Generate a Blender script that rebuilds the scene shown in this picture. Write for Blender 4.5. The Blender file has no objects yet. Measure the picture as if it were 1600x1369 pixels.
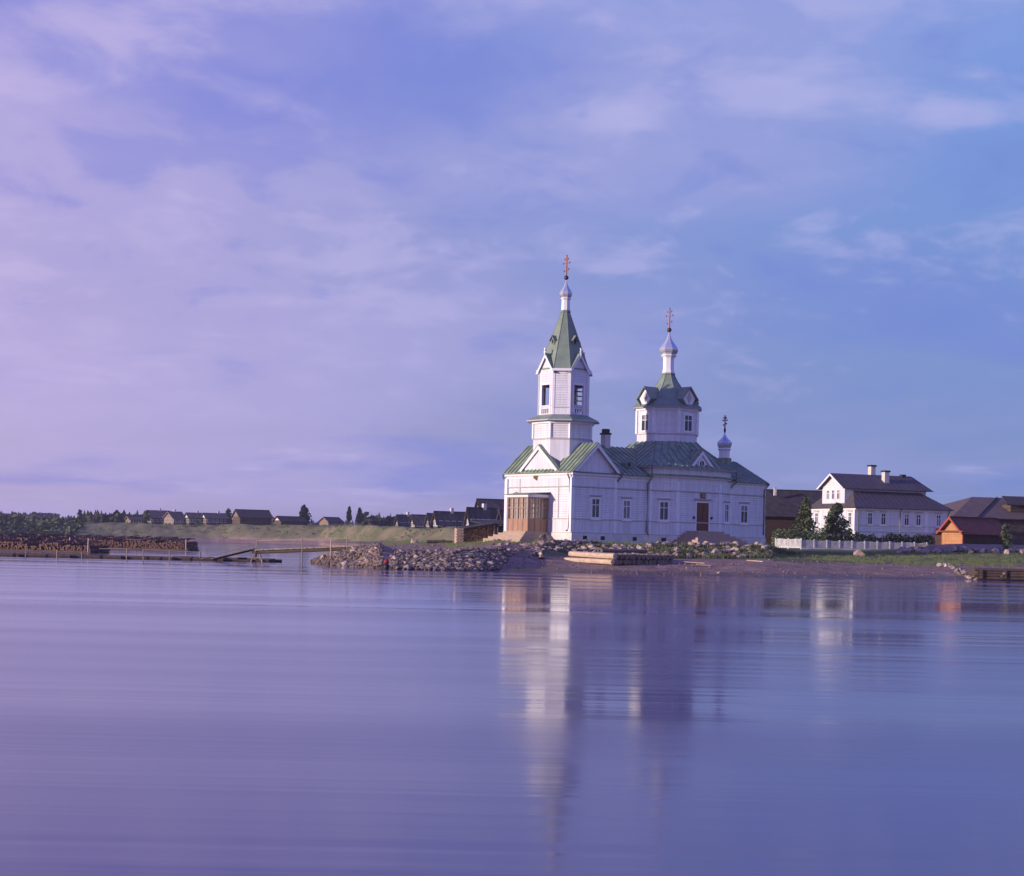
import bpy, bmesh, math, random
from mathutils import Vector, Matrix, noise as mnoise
R = math.radians
random.seed(7)
scene = bpy.context.scene
col = scene.collection

# ------------------------------------------------------------------ camera
FPX, CX, YH, EYE, ROLL = 2500.0, 800.0, 848.0, 2.0, R(1.26)
cam = bpy.data.cameras.new('camera')
cam.sensor_width = 36.0
cam.lens = FPX / 1600 * 36
cam.shift_y = (YH - 684.5) / 1600
cam.clip_start = 0.5
cam.clip_end = 9000
camo = bpy.data.objects.new('camera', cam)
col.objects.link(camo)
camo.matrix_world = Matrix.Translation((0, 0, EYE)) @ Matrix.Rotation(R(90), 4, 'X') @ Matrix.Rotation(ROLL, 4, 'Z')
scene.camera = camo

# ------------------------------------------------------------------ light
TH = R(52)                                   # heading of the church's long axis
W2 = Vector((-math.sin(TH), -math.cos(TH)))
N2 = Vector((-math.cos(TH), math.sin(TH)))
dl = R(15)
SH = W2 * math.cos(dl) + N2 * math.sin(dl)
SUN_EL = R(10)
SUN = Vector((SH.x * math.cos(SUN_EL), SH.y * math.cos(SUN_EL), math.sin(SUN_EL)))
sl = bpy.data.lights.new('sun', 'SUN')
sl.energy = 5.0
sl.angle = R(0.6)
sl.color = (1.0, 0.81, 0.66)
so = bpy.data.objects.new('sun', sl)
col.objects.link(so)
so.rotation_euler = SUN.to_track_quat('Z', 'Y').to_euler()
so.location = (-80, -30, 60)

world = bpy.data.worlds.new('World')
scene.world = world
world.use_nodes = True


def build_world():
    nt = world.node_tree
    nt.nodes.clear()
    N, L = nt.nodes.new, nt.links.new
    out = N('ShaderNodeOutputWorld')
    bg = N('ShaderNodeBackground')
    L(bg.outputs[0], out.inputs[0])
    bg.inputs[1].default_value = 0.1
    sky = N('ShaderNodeTexSky')
    sky.sky_type = 'NISHITA'
    sky.sun_disc = False
    sky.sun_elevation = SUN_EL
    sky.sun_rotation = math.atan2(SUN.x, SUN.y)
    sky.air_density = 1.0
    sky.dust_density = 0.6
    tc = N('ShaderNodeTexCoord')
    sep = N('ShaderNodeSeparateXYZ')
    L(tc.outputs['Generated'], sep.inputs[0])

    def math_(op, a, b=None, c=None, clamp=False):
        m = N('ShaderNodeMath')
        m.operation = op
        m.use_clamp = clamp
        for i, v in enumerate((a, b, c)):
            if v is None:
                continue
            if isinstance(v, (int, float)):
                m.inputs[i].default_value = v
            else:
                L(v, m.inputs[i])
        return m.outputs[0]

    def mix(f, a, b):
        m = N('ShaderNodeMix')
        m.data_type = 'RGBA'
        for s, v in ((m.inputs[0], f), (m.inputs[6], a), (m.inputs[7], b)):
            if isinstance(v, (int, float)):
                s.default_value = v
            elif isinstance(v, tuple):
                s.default_value = (*v, 1)
            else:
                L(v, s)
        return m.outputs[2]
    z = math_('MAXIMUM', sep.outputs[2], 0.0)
    # clear air: violet blue of the old plate, paler and pinker towards the sun and the horizon
    dot = N('ShaderNodeVectorMath')
    dot.operation = 'DOT_PRODUCT'
    L(tc.outputs['Generated'], dot.inputs[0])
    dot.inputs[1].default_value = (SH.x, SH.y, 0)
    sunw = N('ShaderNodeMapRange')
    sunw.interpolation_type = 'SMOOTHSTEP'
    L(dot.outputs['Value'], sunw.inputs[0])
    sunw.inputs[1].default_value = -0.68
    sunw.inputs[2].default_value = 0.04
    el = N('ShaderNodeMapRange')
    el.interpolation_type = 'SMOOTHSTEP'
    L(z, el.inputs[0])
    el.inputs[1].default_value = 0.0
    el.inputs[2].default_value = 0.36
    low = mix(sunw.outputs[0], (1.75, 2.6, 6.0), (5.0, 4.05, 6.8))
    high = mix(sunw.outputs[0], (1.95, 3.4, 8.0), (3.0, 3.0, 7.4))
    air = mix(el.outputs[0], low, high)
    zen = N('ShaderNodeMapRange')
    zen.interpolation_type = 'SMOOTHSTEP'
    L(z, zen.inputs[0])
    zen.inputs[1].default_value = 0.34
    zen.inputs[2].default_value = 0.95
    air = mix(zen.outputs[0], air, (0.62, 0.9, 8.4))
    thin = math_('SUBTRACT', 1.0, zen.outputs[0])
    clear = mix(0.12, air, sky.outputs[0])
    # clouds: flat layer seen at a slant, so they draw out into long bands
    inv = math_('DIVIDE', 1.0, math_('ADD', z, 0.10))
    comb = N('ShaderNodeCombineXYZ')
    L(math_('MULTIPLY', sep.outputs[0], inv), comb.inputs[0])
    L(math_('MULTIPLY', sep.outputs[1], inv), comb.inputs[1])
    comb.inputs[2].default_value = 3.1

    def cloud(scale, detail, rough, lo, hi, off, rot, sx, sy):
        mp = N('ShaderNodeMapping')
        L(comb.outputs[0], mp.inputs[0])
        mp.inputs['Location'].default_value = off
        mp.inputs['Rotation'].default_value = (0, 0, R(rot))
        mp.inputs['Scale'].default_value = (sx, sy, 1)
        n = N('ShaderNodeTexNoise')
        L(mp.outputs[0], n.inputs['Vector'])
        n.inputs['Scale'].default_value = scale
        n.inputs['Detail'].default_value = detail
        n.inputs['Roughness'].default_value = rough
        n.inputs['Distortion'].default_value = 0.3
        return n.outputs[0], lo, hi

    def soft(n, lo, hi):
        r = N('ShaderNodeMapRange')
        r.interpolation_type = 'SMOOTHSTEP'
        L(n, r.inputs[0])
        r.inputs[1].default_value = lo
        r.inputs[2].default_value = hi
        return r.outputs[0]

    def lobe(px, py, rx, ry):
        # where in the sky a cloud mass sits: azimuth and height above the horizon
        az = (px - CX) / FPX
        ez = (YH - py) / FPX
        ax = math_('DIVIDE', sep.outputs[0], math_('MAXIMUM', sep.outputs[1], 0.05))
        ay = math_('DIVIDE', sep.outputs[2], math_('MAXIMUM', sep.outputs[1], 0.05))
        dx = math_('DIVIDE', math_('SUBTRACT', ax, az), rx / FPX)
        dy = math_('DIVIDE', math_('SUBTRACT', ay, ez), ry / FPX)
        d2 = math_('ADD', math_('MULTIPLY', dx, dx), math_('MULTIPLY', dy, dy))
        return math_('POWER', 2.718, math_('MULTIPLY', d2, -1.0))

    def plus(n, *ls):
        for l_, k_ in ls:
            n = math_('MULTIPLY_ADD', l_, k_, n)
        return n

    veil = cloud(0.55, 4, 0.5, 0.36, 0.68, (2.3, 0.4, 0), 12, 1.0, 0.8)
    puff = cloud(2.1, 8, 0.58, 0.50, 0.70, (5.2, 1.7, 0), -8, 1.0, 0.9)
    dark = cloud(0.9, 5, 0.5, 0.50, 0.72, (9.1, 4.4, 0), 6, 0.8, 0.9)
    veil = soft(plus(veil[0], (lobe(150, 90, 260, 90), .22), (lobe(150, 500, 520, 300), .10), (lobe(1300, 280, 300, 60), .10), (lobe(1550, 650, 300, 200), -.2), (lobe(640, 130, 240, 120), -.25)), *veil[1:])
    puff = soft(plus(puff[0], (lobe(1200, 145, 90, 28), .19), (lobe(1490, 165, 80, 18), .17), (lobe(1530, 100, 60, 16), .14), (lobe(1250, 370, 200, 50), .03), (lobe(1400, 560, 400, 170), -.16), (lobe(400, 170, 80, 40), .16), (lobe(960, 185, 60, 20), .14), (lobe(150, 75, 220, 60), .15), (lobe(800, 480, 1400, 300), -.05)), *puff[1:])
    dark = soft(plus(dark[0], (lobe(650, 120, 300, 110), .24), (lobe(1100, 260, 330, 60), .14), (lobe(200, 140, 120, 30), .08), (lobe(1200, 420, 500, 40), .07), (lobe(300, 500, 600, 200), -.15)), *dark[1:])
    veil_c = mix(sunw.outputs[0], (3.2, 3.6, 7.1), (5.2, 4.4, 7.6))
    puff_c = mix(sunw.outputs[0], (4.4, 4.6, 8.0), (5.8, 4.9, 7.9))
    dark_c = mix(sunw.outputs[0], (1.75, 2.6, 6.7), (2.2, 2.4, 7.0))
    c1 = mix(math_('MULTIPLY', math_('MULTIPLY', veil, 0.72), thin), clear, veil_c)
    c2 = mix(math_('MULTIPLY', math_('MULTIPLY', dark, 0.65), thin), c1, dark_c)
    c3 = mix(math_('MULTIPLY', math_('MULTIPLY', puff, 0.62), thin), c2, puff_c)
    # mottling of the broken deck, fading towards the horizon
    inv2 = math_('DIVIDE', 1.0, math_('ADD', z, 0.30))
    comb2 = N('ShaderNodeCombineXYZ')
    L(math_('MULTIPLY', sep.outputs[0], inv2), comb2.inputs[0])
    L(math_('MULTIPLY', sep.outputs[1], inv2), comb2.inputs[1])
    comb2.inputs[2].default_value = 1.7

    def deck(scale, det, off, rot):
        mp = N('ShaderNodeMapping')
        L(comb2.outputs[0], mp.inputs[0])
        mp.inputs['Location'].default_value = off
        mp.inputs['Rotation'].default_value = (0, 0, R(rot))
        n = N('ShaderNodeTexNoise')
        L(mp.outputs[0], n.inputs['Vector'])
        n.inputs['Scale'].default_value = scale
        n.inputs['Detail'].default_value = det
        n.inputs['Roughness'].default_value = 0.55
        n.inputs['Distortion'].default_value = 0.4
        return n.outputs[0]
    m1 = deck(2.6, 7, (3.1, 8.2, 0), 10)
    m2 = deck(7.5, 6, (1.1, 2.2, 0), -5)
    up = N('ShaderNodeMapRange')
    up.interpolation_type = 'SMOOTHSTEP'
    L(z, up.inputs[0])
    up.inputs[1].default_value = 0.05
    up.inputs[2].default_value = 0.17
    up.inputs[3].default_value = 0.22
    amt = math_('MULTIPLY', up.outputs[0], thin)
    mm = math_('MULTIPLY_ADD', m2, 0.62, math_('MULTIPLY', m1, 0.58))
    hi_ = soft(mm, 0.60, 0.74)
    lo_ = soft(mm, 0.58, 0.44)
    c4 = mix(math_('MULTIPLY', math_('MULTIPLY', hi_, amt), 0.55), c3, puff_c)
    c5 = mix(math_('MULTIPLY', math_('MULTIPLY', lo_, amt), 0.50), c4, dark_c)
    L(c5, bg.inputs[0])


build_world()
vs = scene.view_settings
vs.view_transform = 'Standard'
vs.look = 'None'
vs.exposure = 0.0
vs.gamma = 1.0
vs.use_curve_mapping = False
scene.render.engine = 'CYCLES'
cy = scene.cycles
cy.use_denoising = True
cy.max_bounces = 6
cy.diffuse_bounces = 3
cy.glossy_bounces = 3
cy.transparent_max_bounces = 8
cy.volume_bounces = 0
cy.caustics_reflective = False
cy.caustics_refractive = False


# ------------------------------------------------------------------ helpers
def uv(px, py):
    u = px - CX
    v = YH - py
    return (u * math.cos(ROLL) - v * math.sin(ROLL), v * math.cos(ROLL) + u * math.sin(ROLL))


def at(px, py, D):
    u, v = uv(px, py)
    return Vector((u / FPX * D, D, EYE + v / FPX * D))


def tag(o, label=None, cat=None, group=None, kind=None):
    if label:
        o['label'] = label
    if cat:
        o['category'] = cat
    if group:
        o['group'] = group
    if kind:
        o['kind'] = kind
    return o


def empty(name, loc, rz=0.0, label=None, cat=None, group=None):
    o = bpy.data.objects.new(name, None)
    o.empty_display_size = 0.3
    col.objects.link(o)
    o.location = loc
    o.rotation_euler = (0, 0, rz)
    return tag(o, label, cat, group)


def copy_tree(o, parent=None):
    c = o.copy()
    col.objects.link(c)
    if parent:
        c.parent = parent
    for ch in list(o.children):
        copy_tree(ch, c)
    return c


class MB:
    def __init__(s):
        s.v = []
        s.f = []

    def add(s, vs_, fs):
        n = len(s.v)
        s.v += [tuple(p) for p in vs_]
        s.f += [tuple(i + n for i in f) for f in fs]
        return s

    def box(s, x0, x1, y0, y1, z0, z1, M=None):
        p = [Vector((x, y, z)) for z in (z0, z1) for x, y in ((x0, y0), (x1, y0), (x1, y1), (x0, y1))]
        if M:
            p = [M @ q for q in p]
        return s.add(p, [(3, 2, 1, 0), (4, 5, 6, 7), (0, 1, 5, 4), (1, 2, 6, 5), (2, 3, 7, 6), (3, 0, 4, 7)])

    def prism(s, poly, z0, z1, top=None):
        n = len(poly)
        t = top or poly
        p = [(x, y, z0) for x, y in poly] + [(x, y, z1) for x, y in t]
        return s.add(p, [tuple(range(n - 1, -1, -1)), tuple(range(n, 2 * n))] + [(i, (i + 1) % n, n + (i + 1) % n, n + i) for i in range(n)])

    def slab(s, pts, t=0.08):
        pts = [Vector(p) for p in pts]
        nrm = (pts[1] - pts[0]).cross(pts[2] - pts[0]).normalized()
        if nrm.z < 0:
            pts.reverse()
            nrm = -nrm
        n = len(pts)
        lowp = [p - nrm * t for p in pts]
        return s.add(pts + lowp, [tuple(range(n)), tuple(range(2 * n - 1, n - 1, -1))] + [(i, n + i, n + (i + 1) % n, (i + 1) % n) for i in range(n)])

    def extr(s, pts, vec):
        pts = [Vector(p) for p in pts]
        n = len(pts)
        q = [p + Vector(vec) for p in pts]
        return s.add(pts + q, [tuple(range(n - 1, -1, -1)), tuple(range(n, 2 * n))] + [(i, (i + 1) % n, n + (i + 1) % n, n + i) for i in range(n)])

    def lathe(s, prof, cx, cy_, n=16, ph=0.0, cap=True):
        b = len(s.v)
        for r, z in prof:
            for k in range(n):
                a = ph + 2 * math.pi * k / n
                s.v.append((cx + r * math.cos(a), cy_ + r * math.sin(a), z))
        for i in range(len(prof) - 1):
            for k in range(n):
                k2 = (k + 1) % n
                s.f.append((b + i * n + k, b + i * n + k2, b + (i + 1) * n + k2, b + (i + 1) * n + k))
        if cap:
            s.f.append(tuple(b + k for k in range(n - 1, -1, -1)))
            s.f.append(tuple(b + (len(prof) - 1) * n + k for k in range(n)))
        return s

    def tube(s, pts, r, n=6, r2=None):
        pts = [Vector(p) for p in pts]
        b = len(s.v)
        m = len(pts)
        for i, p in enumerate(pts):
            d = (pts[min(i + 1, m - 1)] - pts[max(i - 1, 0)]).normalized()
            a = d.cross(Vector((0, 0, 1)))
            if a.length < 1e-3:
                a = Vector((1, 0, 0))
            a.normalize()
            c = d.cross(a)
            rr = r if r2 is None else r + (r2 - r) * i / (m - 1)
            for k in range(n):
                t = 2 * math.pi * k / n
                s.v.append(tuple(p + a * (rr * math.cos(t)) + c * (rr * math.sin(t))))
        for i in range(m - 1):
            for k in range(n):
                k2 = (k + 1) % n
                s.f.append((b + i * n + k, b + i * n + k2, b + (i + 1) * n + k2, b + (i + 1) * n + k))
        s.f.append(tuple(b + k for k in range(n - 1, -1, -1)))
        s.f.append(tuple(b + (m - 1) * n + k for k in range(n)))
        return s

    def ribs(s, poly, eave_dir, step=0.55, w=0.035, h=0.07, off=0.3):
        """standing seams running up a planar roof polygon, square to eave_dir"""
        P = [Vector(p) for p in poly]
        nrm = (P[1] - P[0]).cross(P[2] - P[0]).normalized()
        if nrm.z < 0:
            nrm = -nrm
        u = Vector(eave_dir).normalized()
        u = (u - nrm * u.dot(nrm)).normalized()
        t = nrm.cross(u)
        q = [((p - P[0]).dot(u), (p - P[0]).dot(t)) for p in P]
        lo, hi = min(a for a, _ in q), max(a for a, _ in q)
        x = lo + off * step + 0.02
        while x < hi - 0.02:
            ys = []
            for i in range(len(q)):
                a, b = q[i], q[(i + 1) % len(q)]
                if (a[0] - x) * (b[0] - x) < 0:
                    f = (x - a[0]) / (b[0] - a[0])
                    ys.append(a[1] + f * (b[1] - a[1]))
            if len(ys) >= 2 and max(ys) - min(ys) > 0.1:
                A = P[0] + u * x + t * min(ys)
                B = P[0] + u * x + t * max(ys)
                s.add([A - u * w, A + u * w, A + nrm * h, B - u * w, B + u * w, B + nrm * h],
                      [(0, 1, 2), (3, 5, 4), (0, 3, 4, 1), (1, 4, 5, 2), (2, 5, 3, 0)])
            x += step
        return s

    def build(s, name, mat, parent=None, kind=None, smooth=False, label=None):
        me = bpy.data.meshes.new(name)
        me.from_pydata(s.v, [], s.f)
        if smooth:
            me.polygons.foreach_set('use_smooth', [True] * len(me.polygons))
        me.materials.append(mat)
        me.update()
        bm = bmesh.new()
        bm.from_mesh(me)
        bmesh.ops.recalc_face_normals(bm, faces=bm.faces)
        bm.to_mesh(me)
        bm.free()
        o = bpy.data.objects.new(name, me)
        col.objects.link(o)
        if parent:
            o.parent = parent
        if kind:
            o['kind'] = kind
        if label:
            o['label'] = label
        return o


# ------------------------------------------------------------------ materials
def nmat(name, c, rough=0.8, var=0.25, scale=2.0, c2=None, bump=0.0, bscale=None, stretch=(1, 1, 1), metal=0.0, coord='Object', spec=0.3, detail=5):
    m = bpy.data.materials.new(name)
    m.use_nodes = True
    nt = m.node_tree
    N, L = nt.nodes.new, nt.links.new
    p = nt.nodes['Principled BSDF']
    p.inputs['Roughness'].default_value = rough
    p.inputs['Metallic'].default_value = metal
    p.inputs['Specular IOR Level'].default_value = spec
    tc = N('ShaderNodeTexCoord')
    mp = N('ShaderNodeMapping')
    mp.inputs['Scale'].default_value = stretch
    L(tc.outputs[coord], mp.inputs[0])
    n = N('ShaderNodeTexNoise')
    n.inputs['Scale'].default_value = scale
    n.inputs['Detail'].default_value = detail
    n.inputs['Roughness'].default_value = 0.6
    L(mp.outputs[0], n.inputs['Vector'])
    r = N('ShaderNodeMapRange')
    L(n.outputs[0], r.inputs[0])
    r.inputs[1].default_value = 0.3
    r.inputs[2].default_value = 0.7
    mx = N('ShaderNodeMix')
    mx.data_type = 'RGBA'
    L(r.outputs[0], mx.inputs[0])
    if c2 is None:
        c2 = tuple(x * (1 + var) for x in c)
        c = tuple(x * (1 - var) for x in c)
    mx.inputs[6].default_value = (*c, 1)
    mx.inputs[7].default_value = (*c2, 1)
    L(mx.outputs[2], p.inputs['Base Color'])
    if bump:
        b = N('ShaderNodeBump')
        b.inputs['Strength'].default_value = bump
        b.inputs['Distance'].default_value = 0.1
        n2 = N('ShaderNodeTexNoise')
        n2.inputs['Scale'].default_value = bscale or scale * 4
        n2.inputs['Detail'].default_value = 6
        L(mp.outputs[0], n2.inputs['Vector'])
        L(n2.outputs[0], b.inputs['Height'])
        L(b.outputs[0], p.inputs['Normal'])
    return m


def boards(name, c, axis, pitch, groove=0.1, dark=0.55, rough=0.7, var=0.08):
    """painted or bare boarding: joints every `pitch` metres along z ('h') or along x+y ('v')"""
    m = nmat(name, c, rough, var, 1.2, stretch=(1, 1, 1) if axis == 'h' else (1, 1, 0.4))
    nt = m.node_tree
    N, L = nt.nodes.new, nt.links.new
    p = nt.nodes['Principled BSDF']
    src = p.inputs['Base Color'].links[0].from_socket
    tc = N('ShaderNodeTexCoord')
    sp = N('ShaderNodeSeparateXYZ')
    L(tc.outputs['Object'], sp.inputs[0])
    if axis == 'h':
        s = sp.outputs[2]
    else:
        a = N('ShaderNodeMath')
        L(sp.outputs[0], a.inputs[0])
        L(sp.outputs[1], a.inputs[1])
        s = a.outputs[0]
    d = N('ShaderNodeMath')
    d.operation = 'DIVIDE'
    L(s, d.inputs[0])
    d.inputs[1].default_value = pitch
    fr = N('ShaderNodeMath')
    fr.operation = 'FRACT'
    L(d.outputs[0], fr.inputs[0])
    lt = N('ShaderNodeMath')
    lt.operation = 'LESS_THAN'
    L(fr.outputs[0], lt.inputs[0])
    lt.inputs[1].default_value = groove
    fl = N('ShaderNodeMath')
    fl.operation = 'FLOOR'
    L(d.outputs[0], fl.inputs[0])
    wn = N('ShaderNodeTexWhiteNoise')
    wn.noise_dimensions = '1D'
    L(fl.outputs[0], wn.inputs['W'])
    mr = N('ShaderNodeMapRange')
    L(wn.outputs[0], mr.inputs[0])
    mr.inputs[3].default_value = 1 - var
    mr.inputs[4].default_value = 1.0
    # runs and weathering down the wall
    wm = N('ShaderNodeMapping')
    wm.inputs['Scale'].default_value = (2.6, 2.6, .22)
    L(tc.outputs['Object'], wm.inputs[0])
    wn2 = N('ShaderNodeTexNoise')
    wn2.inputs['Scale'].default_value = 1.3
    wn2.inputs['Detail'].default_value = 6
    wn2.inputs['Roughness'].default_value = .65
    L(wm.outputs[0], wn2.inputs['Vector'])
    wr = N('ShaderNodeMapRange')
    L(wn2.outputs[0], wr.inputs[0])
    wr.inputs[1].default_value = .38
    wr.inputs[2].default_value = .62
    wr.inputs[3].default_value = .86
    wr.inputs[4].default_value = 1.03
    mr2 = N('ShaderNodeMath')
    mr2.operation = 'MULTIPLY'
    L(mr.outputs[0], mr2.inputs[0])
    L(wr.outputs[0], mr2.inputs[1])
    mul = N('ShaderNodeMix')
    mul.data_type = 'RGBA'
    mul.blend_type = 'MULTIPLY'
    mul.inputs[0].default_value = 1
    L(src, mul.inputs[6])
    L(mr2.outputs[0], mul.inputs[7])
    b = N('ShaderNodeBump')
    b.inputs['Strength'].default_value = 1.0
    b.inputs['Distance'].default_value = 0.02
    inv = N('ShaderNodeMath')
    inv.operation = 'SUBTRACT'
    inv.inputs[0].default_value = 1
    L(lt.outputs[0], inv.inputs[1])
    L(inv.outputs[0], b.inputs['Height'])
    L(b.outputs[0], p.inputs['Normal'])
    mx = N('ShaderNodeMix')
    mx.data_type = 'RGBA'
    mx.blend_type = 'MULTIPLY'
    L(lt.outputs[0], mx.inputs[0])
    L(mul.outputs[2], mx.inputs[6])
    mx.inputs[7].default_value = (dark, dark, dark, 1)
    L(mx.outputs[2], p.inputs['Base Color'])
    return m


M = {}
M['white_h'] = boards('white_boards_horizontal', (.77, .77, .83), 'h', .20, dark=.82, var=.05)
M['white_v'] = boards('white_boards_vertical', (.76, .76, .82), 'v', .22, dark=.74, var=.05)
M['white'] = nmat('white_paint', (.78, .78, .83), .6, .06, 1.5)
M['trim'] = nmat('weathered_trim', (.46, .45, .44), .7, .1, 2)
M['plinth'] = nmat('whitewashed_plinth', (.66, .64, .63), .85, .16, 1.0, bump=.3)
M['green'] = nmat('green_roof_paint', (.215, .280, .190), .6, .36, 1.3, bump=.1, stretch=(1, 1, 1))
M['green_rib'] = nmat('green_seam_paint', (.15, .19, .135), .55, .2, 1.4)
M['tin'] = nmat('grey_green_sheet', (.205, .26, .20), .55, .15, 1.3)
M['silver'] = nmat('silvered_sheet', (.62, .63, .66), .28, .08, 2.5, metal=.55, spec=.5)
M['gilt'] = nmat('dull_gilt', (.36, .15, .12), .45, .15, 4, metal=.3)
M['ball'] = nmat('dark_copper_ball', (.10, .045, .03), .4, .2, 4, metal=.4)
M['pipe'] = nmat('grey_green_pipe', (.14, .15, .13), .5, .15, 2)
M['glass'] = nmat('dark_window_glass', (.015, .016, .02), .06, .2, 3, spec=.6)
M['door'] = boards('brown_door_boards', (.20, .085, .045), 'v', .2, dark=.6)
M['porch_wood'] = nmat('varnished_porch_wood', (.36, .215, .145), .5, .18, 3, stretch=(1, 1, .3))
M['step'] = nmat('worn_plank_steps', (.40, .30, .24), .85, .2, 3, stretch=(1, 1, 3))
M['iron'] = nmat('dark_iron', (.03, .028, .028), .5, .2, 4)
M['chimney'] = nmat('limed_brick', (.62, .58, .56), .9, .12, 3, bump=.3)
M['bell'] = nmat('bronze_bell', (.22, .15, .07), .4, .2, 4, metal=.6)
M['icon'] = nmat('brown_icon_case', (.14, .075, .04), .5, .3, 5)
M['log_wall'] = boards('old_log_wall', (.13, .095, .072), 'h', .26, dark=.45, rough=.9, var=.3)
M['log_pale'] = boards('pale_log_wall', (.29, .22, .18), 'h', .26, dark=.6, rough=.9, var=.2)
M['plank_roof'] = boards('grey_plank_roof', (.125, .105, .105), 'v', .24, dark=.55, rough=.9, var=.35)
M['plank_roof_dark'] = boards('dark_plank_roof', (.075, .062, .066), 'v', .24, dark=.55, rough=.9, var=.3)
M['barn_roof'] = boards('mauve_grey_board_roof', (.17, .125, .115), 'v', .3, dark=.7, rough=.9, var=.2)
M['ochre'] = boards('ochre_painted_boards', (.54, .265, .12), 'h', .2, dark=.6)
M['red_roof'] = nmat('red_brown_roof', (.15, .055, .04), .7, .25, 2)
M['red_trim'] = nmat('red_painted_trim', (.36, .075, .045), .6, .15, 3)
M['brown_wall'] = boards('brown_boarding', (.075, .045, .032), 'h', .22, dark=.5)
M['house_roof'] = nmat('brown_sheet_roof', (.080, .068, .074), .6, .25, 1.5)
M['fence'] = nmat('white_fence_paint', (.54, .53, .54), .85, .2, 2.2)
M['timber'] = nmat('bare_timber', (.56, .42, .31), .85, .22, 2.5, bump=.4, stretch=(1, 1, 1))
M['timber_dark'] = nmat('wet_dark_timber', (.085, .06, .05), .8, .3, 2.5, bump=.4)
M['deck_log'] = nmat('weathered_deck_log', (.19, .145, .125), .9, .3, 2.5, bump=.4)
M['grey_wood'] = nmat('grey_weathered_wood', (.30, .245, .20), .85, .25, 3)
M['firewood'] = nmat('cut_firewood', (.20, .10, .06), .9, .3, 3.2, c2=(.48, .29, .18), detail=8)
M['raft_wood'] = nmat('brown_floated_wood', (.075, .042, .038), .95, .3, 2.2, c2=(.21, .125, .10), detail=8)
M['stone'] = nmat('pale_fieldstone', (.24, .18, .155), .9, .3, 1.1, c2=(.64, .50, .43), bump=.5, bscale=8, coord='Object')
M['pebble'] = nmat('brown_pebble', (.12, .085, .075), .9, .3, .9, c2=(.34, .26, .23))
M['leaf'] = nmat('leaf_green', (.06, .085, .038), .8, .3, 1.5, c2=(.15, .175, .075))
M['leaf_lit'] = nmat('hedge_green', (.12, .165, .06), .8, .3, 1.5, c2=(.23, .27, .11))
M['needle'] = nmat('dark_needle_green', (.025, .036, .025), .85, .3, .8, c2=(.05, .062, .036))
M['bark'] = nmat('grey_bark', (.12, .095, .08), .9, .3, 3)
M['red_paint'] = nmat('red_paint', (.26, .03, .04), .6, .15, 4)
M['blue_black'] = nmat('blue_black_paint', (.018, .018, .035), .5, .2, 4)


def stone_variants():
    """per-object tint so no two neighbouring stones look cast from one block"""
    m = M['stone']
    nt = m.node_tree
    p = nt.nodes['Principled BSDF']
    src = p.inputs['Base Color'].links[0].from_socket
    oi = nt.nodes.new('ShaderNodeObjectInfo')
    mr = nt.nodes.new('ShaderNodeMapRange')
    nt.links.new(oi.outputs['Random'], mr.inputs[0])
    mr.inputs[3].default_value = .4
    mr.inputs[4].default_value = 1.25
    mx = nt.nodes.new('ShaderNodeMix')
    mx.data_type = 'RGBA'
    mx.blend_type = 'MULTIPLY'
    mx.inputs[0].default_value = 1
    nt.links.new(src, mx.inputs[6])
    nt.links.new(mr.outputs[0], mx.inputs[7])
    nt.links.new(mx.outputs[2], p.inputs['Base Color'])


stone_variants()


def make_clear_glass():
    m = bpy.data.materials.new('clear_pane_glass')
    m.use_nodes = True
    nt = m.node_tree
    nt.nodes.clear()
    o = nt.nodes.new('ShaderNodeOutputMaterial')
    mx = nt.nodes.new('ShaderNodeMixShader')
    t = nt.nodes.new('ShaderNodeBsdfTransparent')
    t.inputs[0].default_value = (.975, .98, .975, 1)
    g = nt.nodes.new('ShaderNodeBsdfGlossy')
    g.inputs['Roughness'].default_value = .08
    mx.inputs[0].default_value = .07
    nt.links.new(t.outputs[0], mx.inputs[1])
    nt.links.new(g.outputs[0], mx.inputs[2])
    nt.links.new(mx.outputs[0], o.inputs[0])
    return m


M['glass_pale'] = nmat('curtained_window_glass', (.10, .095, .11), .08, .3, 5, c2=(.26, .24, .25), spec=.6)
M['glass_grey'] = nmat('grey_window_glass', (.03, .035, .05), .06, .3, 3, spec=.7)
M['clear'] = make_clear_glass()


def make_curtain():
    m = bpy.data.materials.new('cream_curtain')
    m.use_nodes = True
    nt = m.node_tree
    p = nt.nodes['Principled BSDF']
    p.inputs['Base Color'].default_value = (.86, .83, .76, 1)
    p.inputs['Roughness'].default_value = .9
    t = nt.nodes.new('ShaderNodeBsdfTranslucent')
    t.inputs[0].default_value = (.75, .70, .6, 1)
    mx = nt.nodes.new('ShaderNodeMixShader')
    mx.inputs[0].default_value = .25
    nt.links.new(p.outputs[0], mx.inputs[1])
    nt.links.new(t.outputs[0], mx.inputs[2])
    nt.links.new(mx.outputs[0], nt.nodes['Material Output'].inputs[0])
    return m


M['curtain'] = make_curtain()


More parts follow.
